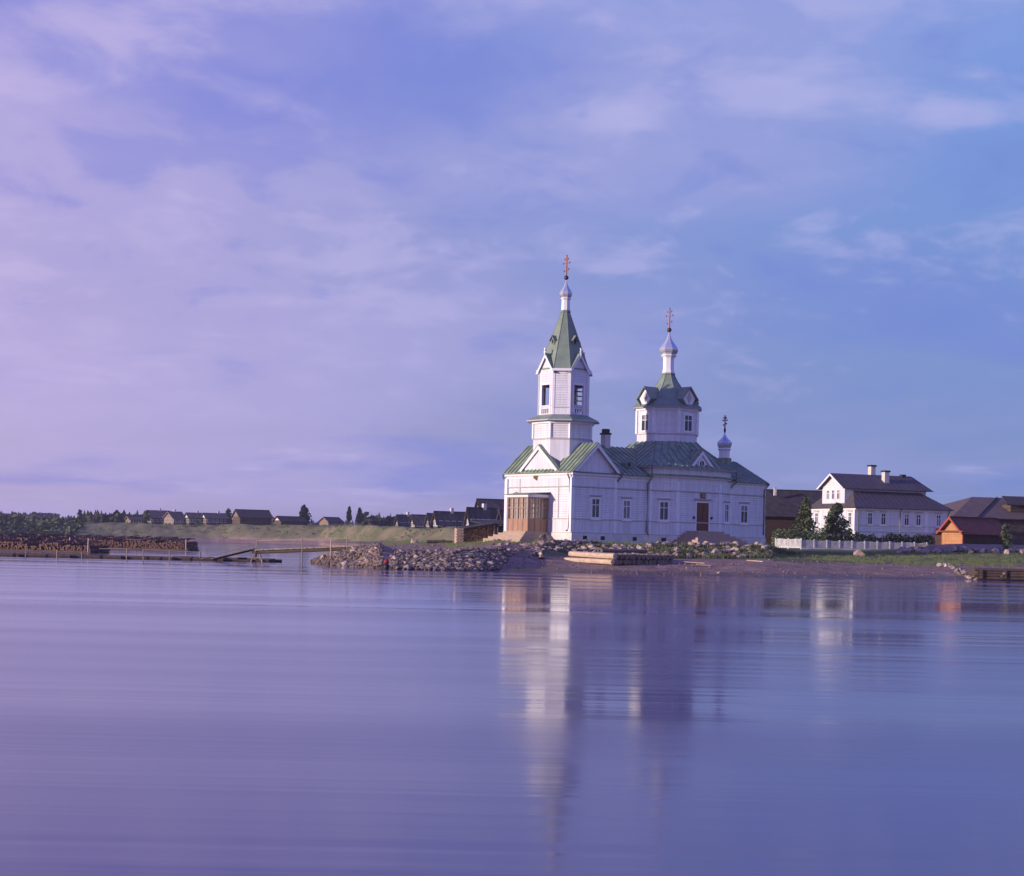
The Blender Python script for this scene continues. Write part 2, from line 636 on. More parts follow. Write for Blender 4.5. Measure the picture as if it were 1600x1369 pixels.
def make_water():
    m = bpy.data.materials.new('river_water')
    m.use_nodes = True
    nt = m.node_tree
    N, L = nt.nodes.new, nt.links.new
    p = nt.nodes['Principled BSDF']
    p.inputs['Base Color'].default_value = (.105, .072, .185, 1)
    p.inputs['IOR'].default_value = 1.33
    p.inputs['Specular IOR Level'].default_value = 0.5
    g = N('ShaderNodeNewGeometry')

    def streak(sx, sy, detail, seed):
        mp = N('ShaderNodeMapping')
        mp.inputs['Scale'].default_value = (sx, sy, 1)
        mp.inputs['Location'].default_value = (seed, seed * 2.3, 0)
        L(g.outputs['Position'], mp.inputs[0])
        n = N('ShaderNodeTexNoise')
        n.inputs['Scale'].default_value = 1
        n.inputs['Detail'].default_value = detail
        n.inputs['Roughness'].default_value = .55
        L(mp.outputs[0], n.inputs['Vector'])
        return n.outputs[0]
    a = streak(.0045, .13, 5, 3.1)
    b = streak(.010, .55, 4, 7.7)
    c = streak(.22, 1.5, 4, 1.7)
    r = N('ShaderNodeMapRange')
    L(a, r.inputs[0])
    r.inputs[1].default_value = .38
    r.inputs[2].default_value = .62
    r.inputs[3].default_value = .035
    r.inputs[4].default_value = .14
    # sheltered by the bank it lies smooth; out in the stream it is rippled
    sp = N('ShaderNodeSeparateXYZ')
    L(g.outputs['Position'], sp.inputs[0])
    far = N('ShaderNodeMapRange')
    L(sp.outputs[1], far.inputs[0])
    far.inputs[1].default_value = 18
    far.inputs[2].default_value = 95
    far.inputs[3].default_value = .045
    far.inputs[4].default_value = .0
    ad = N('ShaderNodeMath')
    L(r.outputs[0], ad.inputs[0])
    L(far.outputs[0], ad.inputs[1])
    L(ad.outputs[0], p.inputs['Roughness'])

    def fma(x, k, y=None):
        m_ = N('ShaderNodeMath')
        m_.operation = 'MULTIPLY_ADD'
        L(x, m_.inputs[0])
        m_.inputs[1].default_value = k
        if y is None:
            m_.inputs[2].default_value = 0
        else:
            L(y, m_.inputs[2])
        return m_.outputs[0]
    h = fma(a, .050, fma(b, .013, fma(c, .0012)))
    bp = N('ShaderNodeBump')
    bp.inputs['Strength'].default_value = 1.0
    bp.inputs['Distance'].default_value = 1.0
    L(h, bp.inputs['Height'])
    L(bp.outputs[0], p.inputs['Normal'])
    return m


M['water'] = make_water()


def make_ground():
    m = bpy.data.materials.new('bank_ground')
    m.use_nodes = True
    nt = m.node_tree
    N, L = nt.nodes.new, nt.links.new
    p = nt.nodes['Principled BSDF']
    p.inputs['Roughness'].default_value = .95
    p.inputs['Specular IOR Level'].default_value = .1
    g = N('ShaderNodeNewGeometry')

    def noise(scale, detail=5, stretch=(1, 1, 1), rot=0):
        mp = N('ShaderNodeMapping')
        mp.inputs['Scale'].default_value = stretch
        mp.inputs['Rotation'].default_value = (0, 0, R(rot))
        L(g.outputs['Position'], mp.inputs[0])
        n = N('ShaderNodeTexNoise')
        n.inputs['Scale'].default_value = scale
        n.inputs['Detail'].default_value = detail
        n.inputs['Roughness'].default_value = .6
        L(mp.outputs[0], n.inputs['Vector'])
        return n.outputs[0]

    def rng(s, a, b, c=0.0, d=1.0):
        r = N('ShaderNodeMapRange')
        L(s, r.inputs[0])
        for i, v in enumerate((a, b, c, d)):
            r.inputs[i + 1].default_value = v
        return r.outputs[0]

    def mix(f, a, b):
        x = N('ShaderNodeMix')
        x.data_type = 'RGBA'
        for s, v in ((x.inputs[0], f), (x.inputs[6], a), (x.inputs[7], b)):
            if isinstance(v, (int, float)):
                s.default_value = v
            elif isinstance(v, tuple):
                s.default_value = (*v, 1)
            else:
                L(v, s)
        return x.outputs[2]
    at_ = N('ShaderNodeAttribute')
    at_.attribute_name = 'sand'
    grass = mix(rng(noise(.35, 6), .35, .65), (.085, .110, .045), (.19, .19, .085))
    grass = mix(rng(noise(.9, 6, (1, .35, .6), 35), .52, .70), grass, (.19, .135, .095))
    dry = N('ShaderNodeAttribute')
    dry.attribute_name = 'dry'
    straw = mix(rng(noise(.22, 7, (1, .3, 1), 30), .36, .62), (.125, .140, .060), (.235, .205, .120))
    straw = mix(rng(noise(.55, 5, (1, .25, 1), -28), .56, .72), straw, (.20, .125, .10))
    grass = mix(dry.outputs['Fac'], grass, straw)
    sand = mix(rng(noise(.8, 8), .3, .7), (.175, .115, .095), (.36, .25, .205))
    sand = mix(rng(noise(7, 3), .60, .72), sand, (.50, .40, .36))
    sand = mix(rng(noise(5.3, 3), .62, .75), sand, (.09, .06, .055))
    f = N('ShaderNodeMath')
    f.operation = 'ADD'
    L(at_.outputs['Fac'], f.inputs[0])
    L(rng(noise(.7, 6), .3, .7, -.35, .35), f.inputs[1])
    f.use_clamp = True
    c = mix(rng(f.outputs[0], .35, .65), grass, sand)
    # wet margin along the water
    sz = N('ShaderNodeSeparateXYZ')
    L(g.outputs['Position'], sz.inputs[0])
    wz = N('ShaderNodeMath')
    L(sz.outputs[2], wz.inputs[0])
    L(rng(noise(1.1, 6), .3, .7, -.10, .10), wz.inputs[1])
    wet = rng(wz.outputs[0], .10, .24)
    dk = N('ShaderNodeMix')
    dk.data_type = 'RGBA'
    dk.blend_type = 'MULTIPLY'
    dk.inputs[0].default_value = 1
    L(c, dk.inputs[6])
    L(rng(wet, 0, 1, .42, 1.0), dk.inputs[7])
    L(dk.outputs[2], p.inputs['Base Color'])
    L(rng(wet, 0, 1, .35, .95), p.inputs['Roughness'])
    b = N('ShaderNodeBump')
    b.inputs['Strength'].default_value = .7
    b.inputs['Distance'].default_value = .15
    L(noise(4, 8), b.inputs['Height'])
    L(b.outputs[0], p.inputs['Normal'])
    return m


M['ground'] = make_ground()

# ------------------------------------------------------------------ water and land
w = MB()
w.add([(-3000, -80, 0), (3000, -80, 0), (3000, 3000, 0), (-3000, 3000, 0)], [(0, 1, 2, 3)])
tag(w.build('river', M['water']), kind='structure')

# profiles of the bank: column (pixels of view azimuth) -> ten (distance, height) stations
PROF = [
    (-2200, [(500, -1), (506, 0), (512, .6), (520, 1.5), (530, 2.5), (556, 6), (640, 7), (900, 11), (1250, 13), (2600, 15)]),
    (60, [(516, -1), (523, 0), (528, .6), (533, 1.5), (540, 2.5), (562, 5.5), (640, 6.5), (900, 10.6), (1250, 13), (2600, 15)]),
    (112, [(505, -1), (511, 0), (516, .6), (521, 1.2), (526, 2.0), (552, 5.2), (640, 6.2), (900, 9.0), (1250, 11), (2600, 14)]),
    (200, [(498, -1), (504, 0), (507, .5), (511, .9), (515, 1.4), (545, 5.7), (620, 6.4), (820, 7.2), (1250, 9), (2600, 13)]),
    (330, [(480, -1), (485, 0), (488, .4), (492, .8), (496, 1.2), (520, 5.5), (580, 6.2), (800, 6.8), (1250, 8.5), (2600, 13)]),
    (420, [(452, -1), (457, 0), (460, .4), (463, .8), (467, 1.2), (490, 5.7), (560, 6.2), (800, 6.8), (1250, 8.5), (2600, 13)]),
    (500, [(425, -1), (431, 0), (434, .4), (437, .8), (441, 1.2), (464, 5.9), (540, 6.4), (800, 6.8), (1250, 8.5), (2600, 13)]),
    (540, [(300, -1), (306, 0), (316, .7), (350, 1.1), (402, 1.4), (428, 5.5), (500, 6), (800, 6.8), (1250, 8.5), (2600, 13)]),
    (580, [(150, -1), (153, 0), (157, .7), (180, 1.3), (362, 1.5), (386, 5.1), (480, 5.8), (800, 6.8), (1250, 8.5), (2600, 13)]),
    (600, [(110, -1), (112, 0), (118.5, 1.3), (170, 1.6), (342, 1.6), (366, 4.9), (460, 5.6), (800, 6.8), (1250, 8.5), (2600, 13)]),
    (620, [(107, -1), (109, 0), (116.5, 1.16), (170, 1.6), (320, 1.7), (346, 4.7), (440, 5.4), (800, 6.8), (1250, 8.5), (2600, 13)]),
    (700, [(107, -1), (109, 0), (115, 1.2), (160, 1.8), (248, 2.0), (272, 4.1), (340, 4.8), (700, 6.5), (1250, 8.5), (2600, 13)]),
    (740, [(108, -1), (110, 0), (118, 1.4), (135, 1.9), (222, 2.1), (248, 3.7), (320, 4.4), (700, 6.2), (1250, 8.5), (2600, 13)]),
    (780, [(110.5, -1), (112.3, 0), (121, 1.55), (130, 2.1), (180, 2.2), (215, 3.0), (300, 4.0), (700, 6), (1250, 8.5), (2600, 13)]),
    (840, [(113, -1), (115.5, 0), (122, .95), (126.5, 1.75), (129, 2.22), (180, 2.3), (300, 3.5), (700, 6), (1250, 8.5), (2600, 13)]),
    (893, [(112.5, -1), (114.7, 0), (120, .5), (126.5, 1.15), (130, 2.15), (180, 2.28), (300, 3.2), (700, 6), (1250, 8.5), (2600, 13)]),
    (960, [(111, -1), (113.2, 0), (119, .45), (126.5, 1.1), (131.5, 2.15), (180, 2.28), (300, 3.2), (700, 6), (1250, 8.5), (2600, 13)]),
    (1030, [(110.5, -1), (112.6, 0), (119, .45), (127, 1.05), (132.5, 2.15), (180, 2.28), (300, 3.2), (700, 6), (1250, 8.5), (2600, 13)]),
    (1195, [(111, -1), (113, 0), (121, .8), (130.5, 1.25), (135.5, 2.15), (180, 2.3), (300, 3.2), (700, 6), (1250, 8.5), (2600, 13)]),
    (1225, [(111.5, -1), (113.6, 0), (122, .85), (131, 1.2), (150, 1.72), (172, 2.02), (250, 2.7), (700, 6), (1250, 8.5), (2600, 13)]),
    (1330, [(114, -1), (116.2, 0), (124, .76), (132, 1.08), (145, 1.6), (167, 1.98), (250, 2.9), (700, 6), (1250, 8.5), (2600, 13)]),
    (1450, [(115.5, -1), (118, 0), (126, .8), (133, 1.1), (146, 1.75), (155, 2.1), (163, 2.75), (700, 6), (1250, 8.5), (2600, 13)]),
    (1500, [(116.5, -1), (119, 0), (126, .8), (134, 1.15), (146, 1.8), (152, 2.2), (160, 2.85), (700, 6), (1250, 8.5), (2600, 13)]),
    (1620, [(118, -1), (120.3, 0), (127, .8), (135, 1.15), (146, 1.8), (152, 2.2), (160, 2.9), (700, 6), (1250, 8.5), (2600, 13)]),
    (4200, [(118, -1), (120.3, 0), (127, .8), (135, 1.15), (146, 1.8), (152, 2.2), (160, 2.9), (700, 6), (1250, 8.5), (2600, 13)]),
]


def column(px):
    for (p0, a), (p1, b) in zip(PROF, PROF[1:]):
        if px <= p1:
            t = max(0.0, (px - p0) / (p1 - p0))
            return [(x0 + (x1 - x0) * t, z0 + (z1 - z0) * t) for (x0, z0), (x1, z1) in zip(a, b)]
    return PROF[-1][1]


def tz(px, D):
    c = column(px)
    if D <= c[0][0]:
        return c[0][1]
    for (d0, z0), (d1, z1) in zip(c, c[1:]):
        if D <= d1:
            return z0 + (z1 - z0) * (D - d0) / (d1 - d0)
    return c[-1][1]


def xof(px, D):
    return (px - CX) / FPX * D


def gz(x, y):
    return tz(CX + x / y * FPX, y)


def sand_amount(px, D, z, c):
    """bare shore: everything below the turf line, and the trodden flat behind the spit"""
    s = 0.0
    if D < 300:
        top = 0.85 if px > 1210 else 1.0
        if px < 860:
            top = 2.4 if px < 600 else .9
        s = 1.0 if z < top else max(0.0, 1 - (z - top) * 5)
        s0 = s
        if 560 < px < 900:
            lim = 230 if px < 640 else 150 - (px - 640) * .14
            if px > 720:
                lim = 128
            s = 1.0 if D < lim else max(0.0, 1 - (D - lim) / (30 if px < 700 else 5))
            if px > 790:
                t = (px - 790) / 110
                s = s * (1 - t) + (1.0 if z < .9 else max(0.0, 1 - (z - .9) * 4)) * t
    elif z < 1.3:
        s = .8
    if 1405 < px and 146 < D < 166:
        s = max(s, .9 * max(0, min(1, (D - 149) / 3)))
    return s


def build_land():
    pxs = [-2200, -1500, -900, -500, -300] + list(range(-160, 1781, 4)) + [1900, 2100, 2500, 3200, 4200]
    sub = [2, 5, 6, 6, 5, 10, 3, 4, 4]
    V, F, S = [], [], []
    rows = sum(sub) + 1
    for px in pxs:
        c = column(px)
        pts = []
        for k in range(9):
            for j in range(sub[k]):
                t = j / sub[k]
                pts.append((c[k][0] + (c[k + 1][0] - c[k][0]) * t, c[k][1] + (c[k + 1][1] - c[k][1]) * t, k))
        pts.append((*c[9], 9))
        for D, z, k in pts:
            x = xof(px, D)
            n1 = mnoise.noise((x * .25, D * .25, 0)) * .09 + mnoise.noise((x * .9, D * .9, 4)) * .04
            if D > 230:
                n1 += mnoise.noise((x * .10 + D * .03, D * .02, 9)) * .8 * (1 if k in (4, 5) else .25)
                n1 += mnoise.noise((x * .35 + D * .1, D * .05, 2)) * .4 * (1 if k in (4, 5) else .2)
            if k == 0:
                n1 = mnoise.noise((x * .4, 3, 0)) * .06
            S.append(sand_amount(px, D, z, c))
            V.append((x, D, z + n1))
    for i in range(len(pxs) - 1):
        for j in range(rows - 1):
            a = i * rows + j
            F.append((a, a + rows, a + rows + 1, a + 1))
    me = bpy.data.meshes.new('riverbank')
    me.from_pydata(V, [], F)
    me.polygons.foreach_set('use_smooth', [True] * len(F))
    me.materials.append(M['ground'])
    at_ = me.attributes.new('sand', 'FLOAT', 'POINT')
    at_.data.foreach_set('value', S)
    dr_ = me.attributes.new('dry', 'FLOAT', 'POINT')
    dr_.data.foreach_set('value', [max(0.0, min(1.0, (v[1] - 190) / 60)) for v in V])
    me.update()
    o = bpy.data.objects.new('riverbank', me)
    col.objects.link(o)
    tag(o, kind='structure')


build_land()

# gravel spit reaching into the river: (azimuth px, front distance, crest distance, crest height)
SPIT = [(484, 128, 129, -.05), (490, 127, 129.5, .18), (512, 121, 126, .66), (534, 117, 123, 1.0), (560, 115.2, 122, 1.38), (592, 111, 119, 1.66), (625, 109.5, 119, 1.2)]


def spit_at(px):
    for a, b in zip(SPIT, SPIT[1:]):
        if px <= b[0]:
            t = (px - a[0]) / (b[0] - a[0])
            return [a[i] + (b[i] - a[i]) * t for i in (1, 2, 3)]
    return list(SPIT[-1][1:])


def build_spit():
    V, F, S = [], [], []
    rows = 13
    pxs = list(range(484, 626, 3))
    for px in pxs:
        f, c, zc = spit_at(px)
        for j in range(rows):
            t = j / (rows - 1)
            if t < .5:
                D = f - .6 + (c - f + .6) * t * 2
                z = -.4 + (zc + .4) * math.sin(t * math.pi)
            else:
                D = c + (t - .5) * 16
                z = zc - (zc + .5) * ((t - .5) * 2) ** 1.3
            x = xof(px, D)
            V.append((x, D, z + mnoise.noise((x * .8, D * .8, 5)) * .07))
            S.append(1.0)
    for i in range(len(pxs) - 1):
        for j in range(rows - 1):
            a = i * rows + j
            F.append((a, a + rows, a + rows + 1, a + 1))
    me = bpy.data.meshes.new('gravel_spit')
    me.from_pydata(V, [], F)
    me.materials.append(M['ground'])
    at_ = me.attributes.new('sand', 'FLOAT', 'POINT')
    at_.data.foreach_set('value', S)
    o = bpy.data.objects.new('gravel_spit', me)
    col.objects.link(o)
    tag(o, kind='structure')


build_spit()

# ------------------------------------------------------------------ church
ZG = at(893, 845, 131.25).z
CH = empty('church', at(893, 845, 131.25), R(90) - TH,
           'white timber church with green roofs, tent belfry and onion domes on the river bank', 'church')


def frame(cx, cy_, ang):
    """local frame: x along a wall (viewer's left to right, seen from outside), y into the wall, z up; ang = outward normal"""
    n = Vector((math.cos(ang), math.sin(ang), 0))
    u = Vector((-n.y, n.x, 0))
    m = Matrix((( u.x, -n.x, 0, cx), (u.y, -n.y, 0, cy_), (0, 0, 1, 0), (0, 0, 0, 1)))
    return m


A_W, A_S, A_E, A_N = math.pi, -math.pi / 2, 0.0, math.pi / 2


def chamf(cx, cy_, r, c):
    return [(cx - r, cy_ + r - c), (cx - r, cy_ - r + c), (cx - r + c, cy_ - r), (cx + r - c, cy_ - r),
            (cx + r, cy_ - r + c), (cx + r, cy_ + r - c), (cx + r - c, cy_ + r), (cx - r + c, cy_ + r)]


def offset_poly(poly, d):
    n = len(poly)
    out = []
    area = sum(poly[i][0] * poly[(i + 1) % n][1] - poly[(i + 1) % n][0] * poly[i][1] for i in range(n))
    s = 1 if area > 0 else -1
    for i in range(n):
        p0, p1, p2 = Vector(poly[i - 1]), Vector(poly[i]), Vector(poly[(i + 1) % n])
        d1 = (p1 - p0).normalized()
        d2 = (p2 - p1).normalized()
        n1 = Vector((d1.y, -d1.x)) * s
        n2 = Vector((d2.y, -d2.x)) * s
        b = (n1 + n2)
        b = b / max(.2, b.dot(n1))
        out.append(tuple(p1 + b * d))
    return out


def band(name, poly, d, z0, z1, mat, parent=CH):
    return MB().prism(offset_poly(poly, d), z0, z1).build(name, mat, parent)


WSEED = [0]


def window(F_, u0, u1, z0, z1, parent, glass='glass', hood=True, casing=.16, name='window', wide=.22):
    m = MB()
    o = .06
    m.box(u0 - casing, u0, -o, .02, z0 - casing, z1 + casing, F_)
    m.box(u1, u1 + casing, -o, .02, z0 - casing, z1 + casing, F_)
    m.box(u0, u1, -o, .02, z1, z1 + casing, F_)
    m.box(u0, u1, -o - .04, .02, z0 - casing, z0, F_)
    um = (u0 + u1) / 2
    m.box(um - .03, um + .03, -.045, .0, z0, z1, F_)
    zt = z0 + (z1 - z0) * .68
    m.box(u0, u1, -.04, .0, zt - .03, zt + .03, F_)
    wob = m.build(name, M['white'], parent)
    g = MB()
    g.box(u0, u1, -.012, .01, z0, zt - .03, F_)
    WSEED[0] += 1
    pick = ('glass', 'glass_grey', 'glass_pale', 'glass_grey', 'glass')[WSEED[0] % 5]
    g.build('pane', M[pick], wob)
    MB().box(u0, u1, -.012, .01, zt + .03, z1, F_).build('pane', M[('glass_grey', 'glass', 'glass_pale')[WSEED[0] % 3]], wob)
    if hood:
        h = MB()
        h.box(u0 - casing - wide * .5, u1 + casing + wide * .5, -.14, .0, z1 + casing + .1, z1 + casing + .19, F_)
        h.box(u0 - casing, u1 + casing, -.075, .0, z1 + casing + .003, z1 + casing + .098, F_)
        h.build('hood', M['trim'], wob)
        s = MB()
        s.box(u0 - casing - .05, u1 + casing + .05, -.13, .0, z0 - casing - .09, z0 - casing - .003, F_)
        s.build('sill', M['white'], wob)
    return wob


def vent(F_, u, z):
    MB().box(u - .22, u + .22, -.01, .02, z - .16, z + .16, F_).build('vent', M['iron'], CH)


def walls_of(poly, zs, mats, nm=('plinth', 'lower_wall', 'wall', 'frieze'), ds=(.10, .03, 0.0, .02)):
    for i, (k, d) in enumerate(zip(nm, ds)):
        band(k, poly, d, zs[i], zs[i + 1], M[mats[i]])


def corner_board(p, n=(0, 0), z0=.68, z1=5.2, w=.34, t=.05):
    MB().box(p[0] - w / 2, p[0] + w / 2, p[1] - w / 2, p[1] + w / 2, z0, z1).build('corner_board', M['white'], CH)


ZS = (-.4, .68, 1.80, 4.48, 5.62)
WM = ('plinth', 'white_v', 'white_h', 'white_v')
FW, FN = 4.8, 8.85                       # front block: length east, width north
BC = 4.42                                # centre line
front = [(0, 0), (FW, 0), (FW, FN), (0, FN)]
nave = [(FW, .12), (8.65, .12), (8.65, FN - .12), (FW, FN - .12)]
CO = .75
main = [(8.65, 0), (11.2, -CO), (16.35, -CO), (18.4, 0), (18.4, FN), (16.35, FN + CO), (11.2, FN + CO), (8.65, FN)]
altar = [(18.4, .06), (22.75, .06), (25.7, 2.6), (25.7, FN - 2.6), (22.75, FN - .06), (18.4, FN - .06)]
for P_ in (front, nave, main, altar):
    walls_of(P_, ZS, WM)
    band('string_course', P_, .085, 4.44, 4.53, M['trim'])
    band('string_course', P_, .085, 1.78, 1.86, M['trim'])
    band('string_course', P_, .115, .655, .705, M['trim'])
    band('string_course', P_, .06, 5.20, 5.27, M['white'])
# corner boards and pilasters
for x, y in ((.0, .0), (0, FN), (FW - .12, 0), (8.72, .0), (22.7, .08), (18.45, .05)):
    MB().box(x - .17, x + .17, y - .06 if y < 4 else y - .28, y + .28 if y < 4 else y + .06, .71, 5.22).build('pilaster', M['white'], CH)
for (x, y, a) in ((11.2, -CO, -98), (16.35, -CO, -80)):
    f_ = frame(x, y, R(a))
    MB().box(-.2, .2, -.05, .2, .71, 5.22, f_).build('pilaster', M['white'], CH)
for b in (1.78, 6.95):
    MB().box(-.05, .1, b - .04, b + .04, 1.87, 5.2).build('batten', M['trim'], CH)
# main block: cornice roof strip, parapet, upper wall
band('cornice', main, .16, 5.62, 5.78, M['white'])
band('cornice_roof', main, .40, 5.78, 5.90, M['green'])
band('parapet', main, .0, 5.90, 6.52, M['white_v'])
band('eave_moulding', main, .14, 6.40, 6.53, M['white'])
for P_ in (front, nave, altar):
    band('cornice', P_, .14, 5.44, 5.62, M['white'])

# ---- roofs of the front block
E_, RZ = .30, 8.2
SL = .93
rt, rb = MB(), MB()
ra = 2.42
ze = RZ - SL * (ra + E_)
y0, y1 = -.32, FN + .32
for pts, ed in (([(-E_, y0, ze), (-E_, y1, ze), (ra, y1, RZ), (ra, y0, RZ)], (0, 1, 0)),
                ([(FW + E_, y0, RZ - SL * (FW + E_ - ra)), (FW + E_, y1, RZ - SL * (FW + E_ - ra)), (ra, y1, RZ), (ra, y0, RZ)], (0, 1, 0))):
    rt.slab(pts, .07)
    rb.ribs(pts, ed, .5)
ro = rt.build('roof', M['green'], CH)
rb.build('standing_seam', M['green_rib'], ro, kind='stuff')
gz1, gh = 8.05, 2.72
zb = 5.84
rt, rb = MB(), MB()
for sgn in (-1, 1):
    pts = [(-.17, BC + sgn * gh, zb), (ra, BC + sgn * gh, zb), (ra, BC, gz1), (-.17, BC, gz1)]
    rt.slab(pts, .07)
    rb.ribs(pts, (1, 0, 0), .5)
ro = rt.build('roof', M['green'], CH)
rb.build('standing_seam', M['green_rib'], ro, kind='stuff')
# gable fields and barge boards
MB().extr([(-.02, BC - gh + .28, 5.63), (-.02, BC + gh - .28, 5.63), (-.02, BC, gz1 - .14)], (.25, 0, 0)).build('gable', M['white_v'], CH)
MB().extr([(ra - 2.45, -.02, 5.63), (ra + 2.45, -.02, 5.63), (ra, -.02, RZ - .12)], (0, .25, 0)).build('gable', M['white_v'], CH)
MB().extr([(ra - 2.45, FN + .02, 5.63), (ra + 2.45, FN + .02, 5.63), (ra, FN + .02, RZ - .12)], (0, -.25, 0)).build('gable', M['white_v'], CH)
for sgn in (-1, 1):
    MB().extr([(-.18, BC + sgn * gh, zb - .10), (-.18, BC, gz1 - .10), (-.18, BC, gz1 - .42), (-.18, BC + sgn * (gh - .36), zb - .10)], (.07, 0, 0)).build('bargeboard', M['white'], CH)
    MB().extr([(ra + sgn * 2.55, -.33, RZ - SL * 2.55 - .10), (ra, -.33, RZ - .10), (ra, -.33, RZ - .44), (ra + sgn * 2.2, -.33, RZ - SL * 2.55 - .10)], (0, .07, 0)).build('bargeboard', M['white'], CH)
# pent strips closing the gables below
MB().box(-.36, -.0, .0, FN, 5.63, 5.70).build('pent_roof', M['green'], CH)
MB().box(.25, FW, -.30, -.0, 5.64, 5.70).build('pent_roof', M['green'], CH)

# ---- nave roof
rt, rb = MB(), MB()
nz = 8.3
for sgn, ye in ((-1, -.22), (1, FN + .22)):
    pts = [(4.2, ye, 5.66), (9.0, ye, 5.66), (10.6, BC, nz), (3.0, BC, nz)]
    rt.slab(pts, .07)
    rb.ribs(pts, (1, 0, 0), .55)
ro = rt.build('roof', M['green'], CH)
rb.build('standing_seam', M['green_rib'], ro, kind='stuff')
# small lucarne on the nave roof
zl = 6.45
lu = MB()
lu.extr([(6.55, .72, zl - .12), (7.1, .72, zl - .12), (7.1, .72, zl + .25), (6.83, .72, zl + .55), (6.55, .72, zl + .25)], (0, .9, 0))
lu = lu.build('lucarne', M['tin'], CH)
MB().box(6.68, 6.97, .69, .73, zl, zl + .3).build('louvre', M['iron'], lu)

# ---- main roof: eight sided pyramid cut by the drum
DX, DY = 14.5, 4.25
drum = chamf(DX, DY, 2.65, 1.55)
ev = offset_poly(main, .36)
topo = chamf(DX, DY, 2.62, 1.53)
order = {0: 1, 1: 2, 2: 3, 3: 4, 4: 5, 5: 6, 6: 7, 7: 0}
rt, rb = MB(), MB()
ZE, ZT = 6.56, 8.98
for i in range(8):
    j = (i + 1) % 8
    a, b = ev[i], ev[j]
    c, d = topo[order[j]], topo[order[i]]
    pts = [(a[0], a[1], ZE), (b[0], b[1], ZE), (c[0], c[1], ZT), (d[0], d[1], ZT)]
    rt.slab(pts[:3], .06)
    rt.slab([pts[0], pts[2], pts[3]], .06)
    for tri in ((pts[0], pts[1], pts[2]), (pts[0], pts[2], pts[3])):
        rb.ribs(tri, (b[0] - a[0], b[1] - a[1], 0) if tri[1] is pts[1] else (d[0] - c[0], d[1] - c[1], 0), .6)
ro = rt.build('roof', M['green'], CH)
rb.build('standing_seam', M['green_rib'], ro, kind='stuff')
band('fascia', main, .37, 6.44, 6.50, M['trim'])
# gables on the south and north faces of the main block
GC = 13.95
for sg, yy in ((-1, -CO), (1, FN + CO)):
    MB().extr([(GC - 1.45, yy + sg * .02, 6.3), (GC + 1.45, yy + sg * .02, 6.3), (GC, yy + sg * .02, 7.95)], (0, -sg * .3, 0)).build('gable', M['white_v'], CH)
    rt, rb = MB(), MB()
    for s in (-1, 1):
        pts = [(GC + s * 1.75, yy + sg * .16, 6.42), (GC + s * 1.75, yy - sg * 3.4, 6.42), (GC, yy - sg * 3.4, 8.17), (GC, yy + sg * .16, 8.17)]
        rt.slab(pts, .07)
        rb.ribs(pts, (0, 1, 0), .55)
        MB().extr([(GC + s * 1.72, yy + sg * .16, 6.36), (GC, yy + sg * .16, 8.08), (GC, yy + sg * .16, 7.72), (GC + s * 1.36, yy + sg * .16, 6.36)], (0, -sg * .07, 0)).build('bargeboard', M['white'], CH)
    ro = rt.build('roof', M['green'], CH)
    rb.build('standing_seam', M['green_rib'], ro, kind='stuff')
# round window in the south gable
rw = MB()
pr = [Vector((GC - .05 + .42 * math.cos(t * math.pi / 8), -CO - .05, 6.95 + .42 * math.sin(t * math.pi / 8))) for t in range(16)]
pi_ = [Vector((GC - .05 + .28 * math.cos(t * math.pi / 8), -CO - .05, 6.95 + .28 * math.sin(t * math.pi / 8))) for t in range(16)]
for k in range(16):
    rw.extr([pr[k], pr[(k + 1) % 16], pi_[(k + 1) % 16], pi_[k]], (0, -.07, 0))
rw.box(GC - .07, GC - .03, -CO - .1, -CO - .04, 6.68, 7.22)
rwo = rw.build('round_window', M['white'], CH)
MB().extr([tuple(p) for p in pi_], (0, -.02, 0)).build('pane', M['glass'], rwo)

# ---- altar roof (hipped, five sided end)
aev = offset_poly(altar, .36)
zr = 7.72
rt, rb = MB(), MB()
r0, r1 = (17.0, BC, zr), (23.4, BC, zr)
quads = [[(17.0, aev[0][1], 5.62), (*aev[1], 5.62), r1, r0], [(*aev[1], 5.62), (*aev[2], 5.62), r1], [(*aev[2], 5.62), (*aev[3], 5.62), r1],
         [(*aev[3], 5.62), (*aev[4], 5.62), r1], [(*aev[4], 5.62), (17.0, aev[5][1], 5.62), r0, r1]]
for q in quads:
    rt.slab(q, .07)
    rb.ribs(q, Vector(q[1]) - Vector(q[0]), .55)
ro = rt.build('roof', M['green'], CH)
rb.build('standing_seam', M['green_rib'], ro, kind='stuff')

# ---- windows, doors on the south side
FS = frame(0, 0, A_S)                    # local u = +a on the south wall
FS1 = frame(0, .12, A_S)
window(FS, 2.13, 2.88, 2.0, 3.5, CH)
window(FS1, 5.72, 6.42, 2.0, 3.47, CH)
cw = R(-90) - math.atan2(CO, 2.55)
f_ = frame((8.65 + 11.2) / 2, -CO / 2, cw)
window(f_, -.36, .38, 2.0, 3.48, CH)
f_ = frame((16.35 + 18.4) / 2, -CO / 2, R(-90) + math.atan2(CO, 2.05))
window(f_, -.1, .62, 2.02, 3.5, CH)
window(frame(0, .06, A_S), 19.82, 20.6, 2.0, 3.5, CH)
window(frame(0, FN, A_N), -3, -2.2, 2.0, 3.5, CH)
window(frame(0, FN + CO, A_N), -15, -14.2, 2.0, 3.5, CH)
FM = frame(.3, -CO, A_S)
dm = MB()
dm.box(13.14, 14.62, -.03, .02, 1.12, 3.56, FM)
do = dm.build('door', M['door'], CH)
for u in (13.26, 13.95):
    for z0_, z1_ in ((1.25, 2.2), (2.32, 3.42)):
        MB().box(u, u + .56, -.055, -.028, z0_, z1_, FM).build('panel', M['door'], do)
